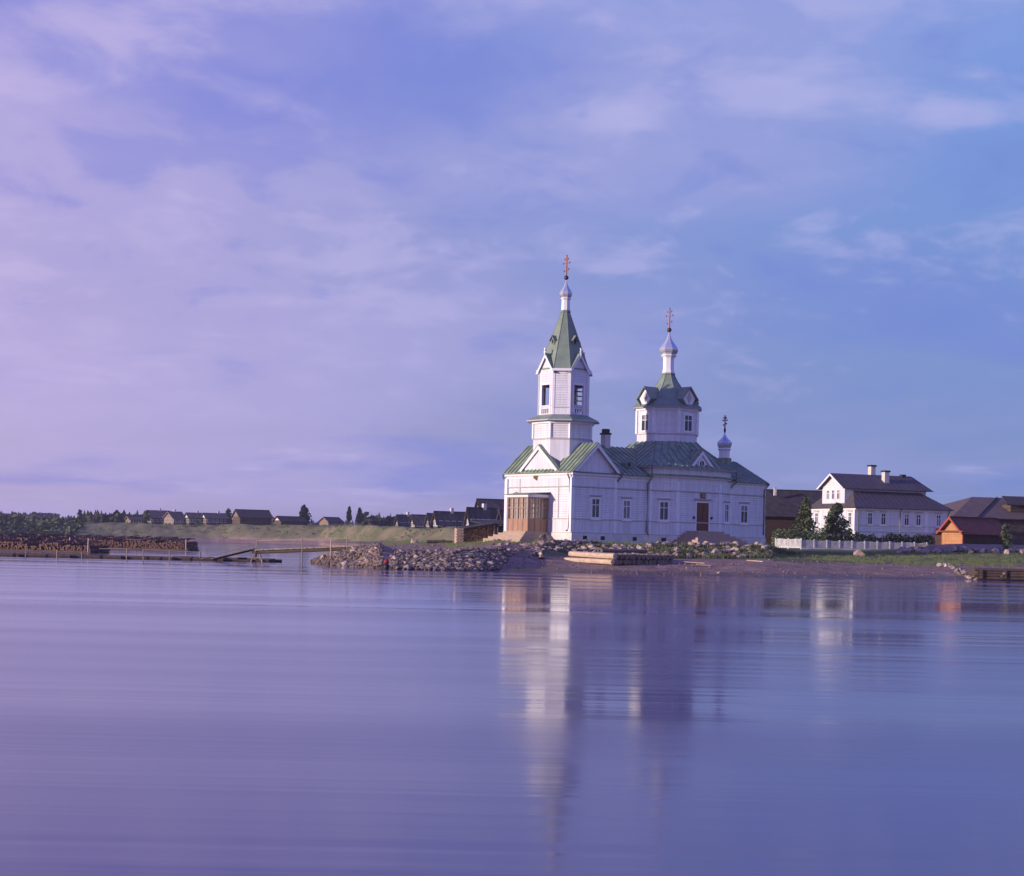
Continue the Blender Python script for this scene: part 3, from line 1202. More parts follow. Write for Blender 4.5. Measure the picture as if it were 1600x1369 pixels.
MB().box(13.84, 13.87, -.10, -.03, 2.1, 2.3, FM).build('handle', M['iron'], do)
m = MB()
m.box(12.98, 13.14, -.07, .02, 1.12, 3.72, FM)
m.box(14.62, 14.78, -.07, .02, 1.12, 3.72, FM)
m.box(13.14, 14.62, -.07, .02, 3.56, 3.72, FM)
m.build('door_frame', M['white'], do)
m = MB()
m.box(12.86, 14.9, -.22, .0, 3.82, 3.92, FM)
m.box(12.98, 14.78, -.1, .0, 3.725, 3.818, FM)
m.build('hood', M['trim'], do)
io = MB().box(13.6, 14.2, -.08, .0, 3.925, 4.46, FM).build('icon', M['icon'], CH)
m = MB()
m.box(13.66, 14.14, -.095, -.078, 3.99, 4.40, FM)
m.build('painted_panel', M['gilt'], io)
for u in (12.8, 14.95):
    MB().box(u - .05, u + .05, -.18, 0, 2.15, 2.35, FM).build('lantern_bracket', M['iron'], CH)
for u, f in ((1.35, FS), (3.3, FS), (7.0, FS1), (9.9, frame(0, -.62, A_S))):
    vent(frame(0, -.11 if f is not FS1 else .01, A_S) if u < 8 else frame(9.9, -CO / 2 - .11, cw), u if u < 8 else 0, .28)
# side steps
for k in range(6):
    z1_ = 1.08 - k * .19
    g = k * .34
    MB().box(12.15 - g, 15.35 + g, -2.35 - g, -CO - .11, z1_ - .20 if k < 5 else -.5, z1_).build('step', M['step'], CH)

# ---- west wall: icon case, porch
FWt = frame(0, 0, A_W)                   # local u = -b on the west wall
ic = MB().box(-5.05, -4.55, -.10, 0, 5.12, 5.5, FWt @ Matrix.Translation((-4.8, 0, 5.3)) @ Matrix.Rotation(R(28), 4, 'Y') @ Matrix.Translation((4.8, 0, -5.3)))
ic.build('icon_case', M['icon'], CH)

PX0, PY0, PY1, PZ0, PZ1 = -2.15, 3.12, 5.76, .72, 3.56
porch = MB()
porch.box(PX0 - .12, 0, PY0 - .12, PY1 + .12, PZ1, 3.80)
porch = porch.build('porch', M['white'], CH)
MB().slab([(PX0 - .3, PY0 - .3, 3.80), (PX0 - .3, PY1 + .3, 3.80), (0, PY1 + .3, 4.02), (0, PY0 - .3, 4.02)], .06).build('porch_roof', M['tin'], porch)
MB().extr([(PX0 - .31, 4.0, 3.83), (PX0 - .31, 4.85, 3.83), (PX0 - .31, 4.42, 3.98)], (.12, 0, 0)).build('porch_roof_crest', M['tin'], porch)
MB().box(PX0 + .03, 0, PY0 + .03, PY1 - .03, .6, .73).build('floor', M['step'], porch)


def porch_side(F_, u0, u1, bays, doors):
    """glazed screen: posts, boarded lower panels, bars and panes"""
    for i in range(bays + 1):
        u = u0 + (u1 - u0) * i / bays
        MB().box(u - .055, u + .055, -.06, .06, PZ0, PZ1, F_).build('post', M['porch_wood'], porch)
    wdt = (u1 - u0) / bays
    for i in range(bays):
        a, b = u0 + wdt * i + .055, u0 + wdt * (i + 1) - .055
        m = MB()
        m.box(a, b, -.025, .025, PZ0, 1.66, F_)
        m.box(a, b, -.045, .045, 1.66, 1.74, F_)
        m.box(a, b, -.045, .045, PZ1 - .1, PZ1, F_)
        m.box(a, b, -.045, .045, 2.62, 2.70, F_)
        um = (a + b) / 2
        m.box(um - .014, um + .014, -.03, .03, 1.74, PZ1 - .1, F_)
        for z in (2.2, 3.05):
            m.box(a, b, -.022, .022, z - .015, z + .015, F_)
        p = m.build('door_leaf' if i in doors else 'glazed_panel', M['porch_wood'], porch)
        MB().box(a + .005, b - .005, -.004, .004, 1.74, PZ1 - .1, F_).build('pane', M['clear'], p)


porch_side(frame(PX0, 0, A_W), -PY1, -PY0, 4, (1, 2))
porch_side(frame(0, PY0, A_S), PX0 + .13, -.09, 3, (1,))
porch_side(frame(0, PY1, A_N), .09, -PX0 - .13, 3, ())
cu = MB()
for a_, b_ in ((PY0 + .15, PY0 + .62), (PY0 + .72, PY1 - .68), (PY1 - .60, PY1 - .15)):
    n_ = 12
    for i in range(n_):
        ya, yb = a_ + (b_ - a_) * i / n_, a_ + (b_ - a_) * (i + 1) / n_
        xa, xb = PX0 + .07 + .012 * (i % 2), PX0 + .07 + .012 * ((i + 1) % 2)
        cu.add([(xa, ya, 1.72), (xb, yb, 1.72), (xb, yb, 3.5), (xa, ya, 3.5)], [(0, 1, 2, 3)])
cu.build('curtain', M['curtain'], porch)
MB().box(-.06, -.0, 3.95, 4.9, .735, 2.9).build('inner_door', M['white'], porch)
for k in range(5):
    z1_ = .72 - k * .165
    g = k * .30
    MB().box(PX0 - .35 - g, -.11, PY0 - .15 - g * .7, PY1 + .2 + g, z1_ - .17 if k < 4 else -.6, z1_).build('step', M['step'], CH)

# ---- drain pipes
def pipe(pts):
    MB().tube(pts, .065, 6).build('drainpipe', M['pipe'], CH)


pipe([(-.32, .25, 5.62), (-.34, .25, 5.45), (-.14, .22, 5.0), (-.14, .22, 1.2), (-.14, .30, .9), (-.3, .42, .8)])
pipe([(-.25, FN + .2, 5.6), (-.2, FN + .28, 5.4), (.02, FN + .14, 4.9), (.02, FN + .14, .8), (-.15, FN + .2, .6)])
pipe([(5.3, -.15, 5.62), (5.2, -.18, 5.45), (4.85, -.10, 5.15), (4.85, -.10, 5.0)])
pipe([(8.5, -.34, 6.5), (8.5, -.34, 5.5), (8.3, -.05, 5.0), (8.3, -.05, 1.0), (8.3, -.2, .7)])
pipe([(18.75, -.34, 6.5), (18.75, -.34, 5.5), (18.4, -.14, 5.2), (18.4, -.14, 5.0)])
pipe([(23.0, -.28, 5.6), (23.0, -.25, 5.4), (22.7, -.06, 5.0), (22.7, -.06, .9)])

# ---- chimney on the nave roof
c = MB().box(7.05, 7.65, BC - .3, BC + .3, 8.0, 9.3).build('chimney', M['chimney'], CH)
m = MB().box(6.98, 7.72, BC - .37, BC + .37, 9.3, 9.45)
m.box(7.1, 7.6, BC - .25, BC + .25, 9.45, 9.8)
m.build('chimney_cap', M['iron'], c)

# ---- belfry
TX, TY = 2.42, 4.32
base8 = chamf(TX, TY, 2.30, 1.15)
MB().prism(base8, 6.4, 8.48).build('tower_base', M['white_v'], CH)
MB().prism(base8, 8.58, 9.82).build('tower_wall', M['white_h'], CH)
band('string_course', base8, .08, 8.48, 8.58, M['trim'])
band('cornice', base8, .14, 9.82, 10.02, M['white'])
sk0, sk1 = chamf(TX, TY, 2.86, 1.42), chamf(TX, TY, 2.0, .98)
MB().prism(sk0, 10.02, 10.12).build('skirt_edge', M['trim'], CH)
sk = MB()
for i in range(8):
    j = (i + 1) % 8
    sk.slab([(*sk0[i], 10.125), (*sk0[j], 10.125), (*sk1[j], 10.58), (*sk1[i], 10.58)], .05)
sk.build('skirt_roof', M['tin'], CH)
for i in (1, 2, 3, 0):
    x, y = base8[i]
    MB().box(x - .09, x + .09, y - .09, y + .09, 8.59, 9.81).build('corner_board', M['white'], CH)
BR, BCH = 1.95, .95
bel = chamf(TX, TY, BR, BCH)
MB().prism(chamf(TX, TY, BR - .15, BCH - .06), 10.5, 10.62).build('belfry_floor', M['step'], CH)
hw = BR - BCH
for ang in (A_W, A_S, A_E, A_N):
    f_ = frame(TX, TY, ang)
    m = MB()
    t0, t1 = -BR, -BR + .16
    for s in (-1, 1):
        m.box(s * .52 if s > 0 else -hw, hw if s > 0 else -.52, t0, t1, 10.45, 14.3, f_)
    m.box(-.52, .52, t0, t1, 13.1, 14.3, f_)
    m.box(-.52, .52, t0, t1, 11.09, 11.36, f_)
    m.box(-.52, .52, t0, t1, 10.45, 10.68, f_)
    m.build('belfry_wall', M['white_h'], CH)
    r = MB()
    for k in range(4):
        u = -.39 + k * .26
        r.box(u - .045, u + .045, t0 + .03, t0 + .10, 10.68, 11.09, f_)
    r.build('balustrade', M['white'], CH)
    m = MB()
    for s in (-1, 1):
        m.box(s * .585 - .065, s * .585 + .065, t0 - .045, t0, 10.7, 13.22, f_)
    m.box(-.52, .52, t0 - .045, t0, 13.1, 13.22, f_)
    m.box(-.72, .72, t0 - .07, t0, 11.30, 11.37, f_)
    m.build('opening_trim', M['white'], CH)
dl_ = BCH * math.sqrt(2) / 2
dd = (2 * BR - BCH) / math.sqrt(2)
for a in (45, 135, 225, 315):
    f_ = frame(TX, TY, R(a))
    m = MB()
    m.box(-dl_, dl_, -dd, -dd + .14, 11.2, 14.3, f_)
    m.build('belfry_wall', M['white_h'], CH)
    MB().box(-dl_, dl_, -dd - .012, -dd + .14, 10.45, 11.13, f_).build('belfry_panel', M['white_v'], CH)
    MB().box(-dl_, dl_, -dd - .05, -dd + .14, 11.13, 11.2, f_).build('string_course', M['trim'], CH)
    for s in (-1, 1):
        MB().box(s * dl_ - .10, s * dl_ + .10, -dd - .035, -dd + .05, 10.5, 14.3, f_).build('corner_board', M['white'], CH)
    MB().box(-dl_ - .15, dl_ + .15, -dd - .24, -dd, 14.22, 14.42, f_).build('cornice', M['white'], CH)
MB().prism(chamf(TX, TY, BR - .14, BCH - .05), 14.15, 14.3).build('belfry_ceiling', M['step'], CH)
MB().box(TX - 1.7, TX + 1.7, TY - .1, TY + .1, 13.4, 13.6).build('bell_beam', M['grey_wood'], CH)
MB().box(TX - .1, TX + .1, TY - 1.7, TY + 1.7, 13.605, 13.78).build('bell_beam', M['grey_wood'], CH)
m = MB()
m.box(TX - .28, TX + .28, TY - .28, TY + .28, 10.63, 13.38)
m.build('bell_frame_post', M['grey_wood'], CH)
for z_ in (11.5, 11.9, 12.3, 12.7):
    MB().box(TX + .3, TX + 1.75, TY - .5, TY - .42, z_, z_ + .1).build('bell_ladder_rail', M['grey_wood'], CH)
# tent roof
tb = chamf(TX, TY, 2.0, 1.0)
tt = chamf(TX, TY, .34, .19)
tr = MB()
for i in range(8):
    j = (i + 1) % 8
    tr.slab([(*tb[i], 14.42), (*tb[j], 14.42), (*tt[j], 19.42), (*tt[i], 19.42)], .06)
tent = tr.build('tent_roof', M['tin'], CH)
m = MB()
for i in range(8):
    m.tube([(*tb[i], 14.42), (*tt[i], 19.42)], .035, 5)
m.build('hip_roll', M['tin'], tent)
for ang in (A_W, A_S, A_E, A_N):
    f_ = frame(TX, TY, ang)
    # gable over each bell opening
    m = MB()
    m.extr([f_ @ Vector(p) for p in ((-1.0, -BR - .01, 14.3), (1.0, -BR - .01, 14.3), (0, -BR - .01, 15.55))], f_.to_3x3() @ Vector((0, .3, 0)))
    gb = m.build('belfry_gable', M['white_h'], CH)
    m = MB()
    for s in (-1, 1):
        m.slab([f_ @ Vector(p) for p in ((s * 1.22, -BR - .2, 14.12), (s * 1.22, -BR + .9, 14.12), (0, -BR + 1.15, 15.78), (0, -BR - .2, 15.78))], .06)
    m.build('gable_roof', M['tin'], gb)
    m = MB()
    for s in (-1, 1):
        m.extr([f_ @ Vector(p) for p in ((s * 1.21, -BR - .21, 14.06), (0, -BR - .21, 15.72), (0, -BR - .21, 15.42), (s * .98, -BR - .21, 14.06))], f_.to_3x3() @ Vector((0, .06, 0)))
    m.box(-.05, .05, -BR - .26, -BR - .16, 15.5, 16.1, f_)
    m.box(-.13, .13, -BR - .25, -BR - .17, 15.82, 15.92, f_)
    m.box(-.08, .08, -BR - .24, -BR - .14, 16.1, 16.2, f_)
    m.build('bargeboard', M['white'], gb)
    # lucarne on the tent
    z0_ = 16.75
    rr = 2.0 - (z0_ - 14.42) * (2.0 - .34) / 5.0
    m = MB()
    m.extr([f_ @ Vector(p) for p in ((-.22, -rr - .12, z0_ - .2), (.22, -rr - .12, z0_ - .2), (.22, -rr - .12, z0_ + .28), (0, -rr - .12, z0_ + .5), (-.22, -rr - .12, z0_ + .28))], f_.to_3x3() @ Vector((0, .6, 0)))
    lc = m.build('lucarne', M['tin'], tent)
    m = MB()
    for s in (-1, 1):
        m.slab([f_ @ Vector(p) for p in ((s * .36, -rr - .26, z0_ + .14), (s * .36, -rr + .5, z0_ + .14), (0, -rr + .6, z0_ + .6), (0, -rr - .26, z0_ + .6))], .05)
    m.build('lucarne_roof', M['tin'], lc)
    MB().box(-.12, .12, -rr - .135, -rr - .11, z0_ - .1, z0_ + .25, f_).build('louvre', M['iron'], lc)


def cross(x, y, z0, z1, name='cross'):
    """three bar cross with trefoil ends, bars running north to south"""
    h = z1 - z0
    m = MB()
    t = .045
    m.box(x - t, x + t, y - t, y + t, z0, z1)

    def bar(zc, half, tilt=0):
        m.tube([(x, y - half, zc + tilt), (x, y + half, zc - tilt)], .042, 5)
        for s in (-1, 1):
            ring(y + s * half, zc - s * tilt)

    def ring(yc, zc):
        for k in range(3):
            a = k * 2.094 + .5
            m.lathe([(.0, -.055), (.05, 0), (.0, .055)], 0, 0, 6, cap=False)
            for i in range(len(m.v) - 18, len(m.v)):
                vx, vy, vz = m.v[i]
                m.v[i] = (x + vx * 1.1, yc + .05 * math.cos(a) + vy * 1.1, zc + .05 * math.sin(a) + vz * 1.1)
    bar(z0 + h * .64, h * .23)
    bar(z0 + h * .84, h * .13)
    bar(z0 + h * .30, h * .16, .06)
    ring(y, z1)
    return m.build(name, M['gilt'], CH)


def ball(x, y, z, r):
    pr_ = [(r * math.sin(math.pi * i / 8), z - r * math.cos(math.pi * i / 8)) for i in range(9)]
    MB().lathe(pr_, x, y, 14, cap=False).build('ball', M['ball'], CH, smooth=True)


def onion(x, y, zb_, zm, zt, r, rb_, n=8):
    h1, h2 = zm - zb_, zt - zm
    pr_ = [(rb_, zb_), (rb_ + (r - rb_) * .55, zb_ + h1 * .25), (r * .95, zb_ + h1 * .6), (r, zm), (r * .94, zm + h2 * .10), (r * .74, zm + h2 * .25),
           (r * .48, zm + h2 * .42), (r * .30, zm + h2 * .58), (r * .18, zm + h2 * .75), (r * .10, zm + h2 * .9), (.03, zt)]
    return MB().lathe(pr_, x, y, n, math.pi / 8).build('onion_dome', M['silver'], CH)


PH = math.pi / 8
MB().lathe([(.46, 19.42), (.46, 19.52), (.40, 19.56), (.38, 19.6)], TX, TY, 8, PH).build('neck_collar', M['tin'], CH)
MB().lathe([(.39, 19.6), (.36, 20.5)], TX, TY, 8, PH).build('neck', M['white'], CH)
MB().lathe([(.42, 20.5), (.47, 20.56), (.40, 20.66)], TX, TY, 8, PH).build('neck_collar', M['white'], CH)
onion(TX, TY, 20.66, 21.02, 22.2, .57, .38)
ball(TX, TY, 22.38, .20)
cross(TX, TY, 22.5, 24.25)

# ---- drum and main dome
MB().prism(drum, 6.8, 9.60).build('drum_base', M['white_v'], CH)
band('string_course', drum, .07, 9.60, 9.68, M['trim'])
MB().prism(drum, 9.68, 11.74).build('drum_wall', M['white_h'], CH)
band('cornice', drum, .13, 11.74, 11.93, M['white'])
band('eave', drum, .36, 11.93, 12.02, M['trim'])
for i in range(8):
    x, y = drum[i]
    MB().box(x - .11, x + .11, y - .11, y + .11, 9.69, 11.73).build('corner_board', M['white'], CH)
for ang in (A_W, A_S, A_E, A_N):
    f_ = frame(DX + 2.65 * math.cos(ang), DY + 2.65 * math.sin(ang), ang)
    window(f_, -.42, .42, 9.95, 11.3, CH, hood=False, casing=.18)
ring_ = [chamf(DX, DY, 3.03, 1.77), chamf(DX, DY, 2.2, 1.29), chamf(DX, DY, 1.25, .73), chamf(DX, DY, .85, .50), chamf(DX, DY, .52, .30)]
zz_ = [12.02, 12.75, 13.85, 14.45, 15.1]
m = MB()
hr = MB()
for k in range(4):
    for i in range(8):
        j = (i + 1) % 8
        a, b = ring_[k], ring_[k + 1]
        m.slab([(*a[i], zz_[k]), (*a[j], zz_[k]), (*b[j], zz_[k + 1]), (*b[i], zz_[k + 1])], .05)
for i in range(8):
    hr.tube([(*ring_[k][i], zz_[k]) for k in range(5)], .035, 5)
dr = m.build('dome_roof', M['tin'], CH)
hr.build('hip_roll', M['tin'], dr)
for ang in (A_W, A_S, A_E, A_N):
    f_ = frame(DX, DY, ang)
    q = f_.to_3x3()
    rr = 2.72
    hexa = [(-.30, 12.1), (.30, 12.1), (.78, 12.82), (0, 13.72), (-.78, 12.82)]
    m = MB()
    m.extr([f_ @ Vector((u, -rr, z)) for u, z in hexa], q @ Vector((0, 1.5, 0)))
    dm_ = m.build('dormer', M['white'], dr)
    m = MB()
    for s in (-1, 1):
        m.slab([f_ @ Vector(p) for p in ((s * 1.0, -rr - .24, 12.72), (s * 1.0, -rr + 1.3, 12.72), (0, -rr + 1.9, 13.86), (0, -rr - .24, 13.86))], .06)
        m.extr([f_ @ Vector(p) for p in ((s * 1.0, -rr - .24, 12.70), (s * .92, -rr - .24, 12.72), (s * .34, -rr - .24, 12.05), (s * .46, -rr - .24, 12.05))], q @ Vector((0, 1.2, 0)))
    m.build('dormer_roof', M['tin'], dm_)
    m = MB()
    m.extr([f_ @ Vector((u, -rr - .03, z)) for u, z in ((0, 12.35), (.26, 12.85), (0, 13.35), (-.26, 12.85))], q @ Vector((0, .03, 0)))
    m.build('diamond_panel', M['trim'], dm_)
MB().lathe([(.66, 15.08), (.66, 15.18), (.58, 15.24)], DX, DY, 8, PH).build('neck_collar', M['tin'], CH)
MB().lathe([(.60, 15.24), (.52, 15.6), (.52, 16.5), (.60, 16.7)], DX, DY, 8, PH).build('neck', M['white'], CH)
MB().lathe([(.66, 16.7), (.74, 16.78), (.62, 16.9)], DX, DY, 8, PH).build('neck_collar', M['white'], CH)
onion(DX, DY, 16.9, 17.3, 18.95, .90, .58)
ball(DX, DY, 19.12, .21)
cross(DX, DY, 19.25, 21.05)

# ---- small cupola over the altar
AX, AY = 22.0, BC
MB().lathe([(.72, 7.4), (.72, 7.95), (.66, 8.0)], AX, AY, 8, PH).build('cupola_base', M['green'], CH)
MB().lathe([(.53, 8.0), (.53, 8.72)], AX, AY, 8, PH).build('neck', M['white'], CH)
MB().lathe([(.60, 8.72), (.66, 8.8), (.56, 8.92)], AX, AY, 8, PH).build('neck_collar', M['white'], CH)
onion(AX, AY, 8.92, 9.38, 10.35, .74, .54)
MB().lathe([(.04, 10.3), (.10, 10.5), (.11, 10.6), (.05, 10.85), (.02, 10.95)], AX, AY, 8).build('spike', M['iron'], CH)
cross(AX, AY, 10.8, 11.9)

# bells hang in the openings
def bell(a, b, z, s, label):
    o = CH.location
    c, sn = math.cos(R(90) - TH), math.sin(R(90) - TH)
    e = empty('bell', (o.x + a * c - b * sn, o.y + a * sn + b * c, o.z + z), R(90) - TH, label, 'bell', 'bells in the belfry')
    pr_ = [(.50 * s, -.62 * s), (.46 * s, -.5 * s), (.33 * s, -.25 * s), (.27 * s, 0), (.2 * s, .1 * s), (.05 * s, .14 * s)]
    MB().lathe(pr_, 0, 0, 14).build('bell_body', M['bell'], e, smooth=True)
    MB().tube([(0, 0, .1 * s), (0, 0, .45)], .03, 5).build('hanger', M['iron'], e)
    MB().tube([(0, 0, -.2 * s), (0, 0, -.75 * s)], .03, 5).build('clapper', M['iron'], e)


bell(TX - .9, TY, 12.95, .7, 'bronze bell behind the sunlit western belfry opening')
bell(TX + .1, TY - .95, 13.0, .85, 'larger bronze bell behind the shaded southern belfry opening')

# ------------------------------------------------------------------ houses
def gabled(name, label, cat, px, py, D, th, L, W, he, hr, wall, roof, ov=.35, gable_mat=None, wins=(), side_wins=(), chimney=None, group=None, sink=1.5, trim=None, lap=.0, ovx=.35):
    """gable-roofed timber building; local x runs along the ridge away from the near gable, y into the depth"""
    root = empty(name, at(px, py, D), R(90 - th), label, cat, group)
    m = MB()
    m.box(0, L, 0, W, -sink, he)
    m.build('wall', M[wall], root)
    g = MB()
    for x0, x1 in ((0, .2), (L - .2, L)):
        g.extr([(x0, 0, he), (x0, W, he), (x0, W / 2, hr - .1)], (x1 - x0, 0, 0))
    g.build('gable', M[gable_mat or wall], root)
    sl_ = (hr - he) / (W / 2)
    r = MB()
    for y_, s in ((-ov, 1), (W + ov, -1)):
        z_ = he - sl_ * ov
        r.slab([(-ovx, y_, z_), (L + ovx, y_, z_), (L + ovx, W / 2, hr), (-ovx, W / 2, hr)], .12)
    ro = r.build('roof', M[roof], root)
    MB().box(-ovx, L + ovx, W / 2 - .14, W / 2 + .14, hr - .02, hr + .09).build('ridge_board', M[roof], ro)
    b = MB()
    for s in (0, 1):
        y_ = -ov if s == 0 else W + ov
        z_ = he - sl_ * ov
        b.extr([(-ovx - .03, y_, z_ + .02), (-ovx - .03, W / 2, hr + .04), (-ovx - .03, W / 2, hr - .22), (-ovx - .03, y_ + (.22 / sl_ if s == 0 else -.22 / sl_), z_ + .02)], (.06, 0, 0))
    b.build('bargeboard', M[trim or wall], ro)
    if chimney:
        c = MB().box(L * chimney - .3, L * chimney + .3, W / 2 - .3, W / 2 + .3, hr - .4, hr + .75)
        c.build('chimney', M['chimney'], ro)
    fw = frame(0, 0, A_W)
    for u, z in wins:
        small_window(fw, -u, z, root)
    fs = frame(0, 0, A_S)
    for u, z in side_wins:
        small_window(fs, u, z, root)
    return root


def small_window(F_, u, z, root, w=.7, h=.95, casing='white'):
    m = MB()
    a = .09
    m.box(u - w / 2 - a, u - w / 2, -.06, .02, z - a, z + h + a, F_)
    m.box(u + w / 2, u + w / 2 + a, -.06, .02, z - a, z + h + a, F_)
    m.box(u - w / 2, u + w / 2, -.06, .02, z + h, z + h + a, F_)
    m.box(u - w / 2, u + w / 2, -.06, .02, z - a, z, F_)
    m.box(u - .025, u + .025, -.04, .0, z, z + h, F_)
    o = m.build('window', M[casing], root)
    MB().box(u - w / 2, u + w / 2, -.015, .01, z, z + h, F_).build('pane', M['glass'], o)


def far_house(label, px, py, D, gpx, lpx, ye, yr, wall, roof, th=60, gable_mat=None, cat='log house', group='village houses on the far bank', nw=3, **kw):
    """size read from the photograph at distance D: gable width, length, eave and ridge heights in pixels"""
    th = th + 7 * math.sin(px * 1.7)
    phi = math.degrees(math.atan((px - CX) / FPX))
    e = R(th - phi)
    W = gpx * D / FPX / math.cos(e)
    L = lpx * D / FPX / math.sin(e)
    he = (py - ye) * D / FPX
    hr = (py - yr) * (D + W / 2 * math.sin(e)) / FPX
    wins = [(W * (k + 1) / (nw + 1), max(.5, he * .35)) for k in range(nw)]
    sw = [(L * (k + .5) / 5, max(.5, he * .35)) for k in range(5)] if cat == 'log house' else ()
    return gabled('log_house' if cat == 'log house' else 'barn', label, cat, px, py, D, th, L, W, he, hr, wall, roof, group=group, wins=wins if cat == 'log house' else (), side_wins=sw, gable_mat=gable_mat, ov=.5, ovx=.5, **kw)


FH = far_house
# village strung along the crest of the far bank
FH('small dark house half hidden by trees at the upstream end of the far village', 204, 820, 556, 8, 20, 812, 806.5, 'log_pale', 'plank_roof_dark', nw=1)
FH('dark log house with the tall roof beside the pale lean house front', 237, 819.5, 548, 8, 30, 808, 797.5, 'log_wall', 'plank_roof', gable_mat='log_pale', chimney=.55)
FH('low log house turned so that its broad weathered gable front shows', 271, 819, 536, 15, 18, 809, 799.5, 'log_pale', 'plank_roof', th=48, chimney=.5)
FH('log house with the bright white gable on the far bank', 296, 820, 534, 8, 27, 808.5, 801.2, 'log_wall', 'plank_roof', gable_mat='white_h', chimney=.6)
FH('log house with a half pale gable beside the big dark barn', 323, 820, 532, 9, 32, 809, 801.6, 'log_wall', 'plank_roof', gable_mat='white_h', chimney=.7)
FH('big dark barn with a steep roof standing highest on the far bank', 375, 819.5, 524, 12, 49, 807, 796, 'log_wall', 'plank_roof_dark', gable_mat='log_pale', cat='barn')
FH('long low shed with a pale gable beyond the big dark barn', 439, 820, 520, 11, 38, 813, 806.5, 'log_wall', 'plank_roof_dark', gable_mat='white_h', cat='barn')
FH('lone hut with a sunlit pale front on the grassy crest near two pines', 513, 822, 505, 14, 22, 814, 808, 'log_pale', 'plank_roof', th=50, cat='barn', group='village houses on the far bank')
# nearer row that climbs towards the church
FH('first dark gabled house of the row, nearest the two tall pines', 623.5, 826.5, 400, 5, 21, 815.5, 804.3, 'log_wall', 'plank_roof', gable_mat='log_pale', group='houses in the row behind the spit', chimney=.75)
FH('second dark gabled house of the row with a reddish corner', 648, 826.5, 388, 6, 20, 815.5, 804.2, 'log_wall', 'plank_roof', gable_mat='log_pale', group='houses in the row behind the spit')
FH('narrow gabled house wedged before the long roofed house', 672, 826, 372, 6, 16, 815, 802, 'log_wall', 'plank_roof', gable_mat='log_pale', group='houses in the row behind the spit')
FH('long roofed grey house in the row behind the firewood stack', 684, 826, 318, 7, 50, 813.5, 799, 'log_wall', 'plank_roof', gable_mat='log_pale', group='houses in the row behind the spit', chimney=.5)
FH('grey roofed house rising just behind the firewood stack', 735, 826, 270, 6, 40, 810, 793, 'log_wall', 'plank_roof', gable_mat='log_pale', group='houses in the row behind the spit', chimney=.6)
FH('tallest grey roofed house with a pale gable close to the church', 751, 826, 330, 8, 52, 796, 779.5, 'log_wall', 'plank_roof', gable_mat='log_pale', group='houses in the row behind the spit')
FH('small gabled outhouse squeezed between the grey houses and the church porch', 786, 827, 240, 7, 12, 811, 797, 'log_wall', 'plank_roof', gable_mat='log_pale', th=48, group='houses in the row behind the spit', cat='barn')

# lean-to shed beside the church steps
t = empty('lean_to_shed', at(766, 842, 160), R(30), 'dark lean-to shed between the firewood stack and the church steps', 'shed')
MB().box(0, 4.0, 0, 3, -1, 1.35).build('wall', M['log_wall'], t)
MB().slab([(-.5, -.5, 1.42), (4.6, -.5, 1.72), (4.6, 3.3, 2.1), (-.5, 3.3, 1.8)], .1).build('roof', M['plank_roof_dark'], t)
for x in (.8, 2.4):
    MB().box(x - .06, x + .06, -.12, -.01, -1, 1.3).build('post', M['grey_wood'], t)

# firewood stack under a sloping plank roof
fwo = at(720, 848.5, 146)
t = empty('firewood_stack', fwo, R(16), 'stack of split firewood under a sloping plank cover beside the church', 'firewood')
rnd = random.Random(3)
Lw = 3.05
fm = MB()
zrow = 0.0
row = 0
while zrow < 1.75:
    x = (.08 if row % 2 else 0.0)
    while x < Lw:
        top = 1.12 + .62 * x / Lw
        d = rnd.uniform(.10, .17)
        if zrow < top:
            y0_ = rnd.uniform(-.05, .05)
            jz = rnd.uniform(-.02, .02)
            ph = rnd.uniform(0, 6)
            n_ = rnd.choice((3, 4, 5, 6))
            ring1 = [(x + d / 2 + d * .56 * math.cos(ph + 6.283 * k / n_), y0_, zrow + d / 2 + jz + d * .56 * math.sin(ph + 6.283 * k / n_)) for k in range(n_)]
            fm.extr(ring1, (0, .9, 0))
        x += d
    zrow += .135
    row += 1
fm.build('split_log', M['firewood'], t, kind='stuff')
MB().slab([(-.5, -.35, 1.22), (Lw + .25, -.35, 1.90), (Lw + .25, 1.3, 2.05), (-.5, 1.3, 1.37)], .09).build('cover', M['plank_roof_dark'], t)
for x, h in ((-.08, 1.2), (Lw + .06, 1.8)):
    MB().box(x - .06, x + .06, -.16, -.04, -.1, h).build('post', M['grey_wood'], t)
# end stack of paler billets laid crosswise
t2 = empty('billet_stack', at(713, 849, 143.5), R(16), 'short crib of pale billets at the open end of the firewood stack', 'firewood')
rnd = random.Random(5)
for k in range(11):
    for j in range(3):
        a = MB()
        if k % 2:
            a.box(.02 + j * .22, .18 + j * .22, -.02, .72, k * .125, k * .125 + .115)
        else:
            a.box(-.03, .68, .02 + j * .25, .17 + j * .25, k * .125, k * .125 + .115)
        a.build('billet', M['timber'], t2)
# dark log lying on the turf with stones
lg = MB().tube([(0, 0, 0), (2.6, .3, .05)], .16, 8, .13)
o = lg.build('driftwood_log', M['timber_dark'])
o.location = at(667, 846.5, 165) + Vector((0, 0, .0))
tag(o, 'dark log lying on the turf before the firewood stack', 'log')

# ------------------------------------------------------------------ dark barn behind the church
gabled('barn', 'long dark windowless barn between the church and the white house', 'barn', 1150, 852, 216, 82, 13.4, 8, 4.5, 7.75, 'brown_wall', 'plank_roof_dark', ov=.6, sink=2)
c = bpy.data.objects.new('tmp', None)
t = empty('chimney_stub', at(1211, 767.5, 219), R(8), 'small pale chimney on the roof of the dark barn', 'chimney')
MB().box(-.16, .16, -.16, .16, -.6, .42).build('stack', M['chimney'], t)
MB().box(-.2, .2, -.2, .2, .42, .5).build('cap', M['trim'], t)
bpy.data.objects.remove(c)

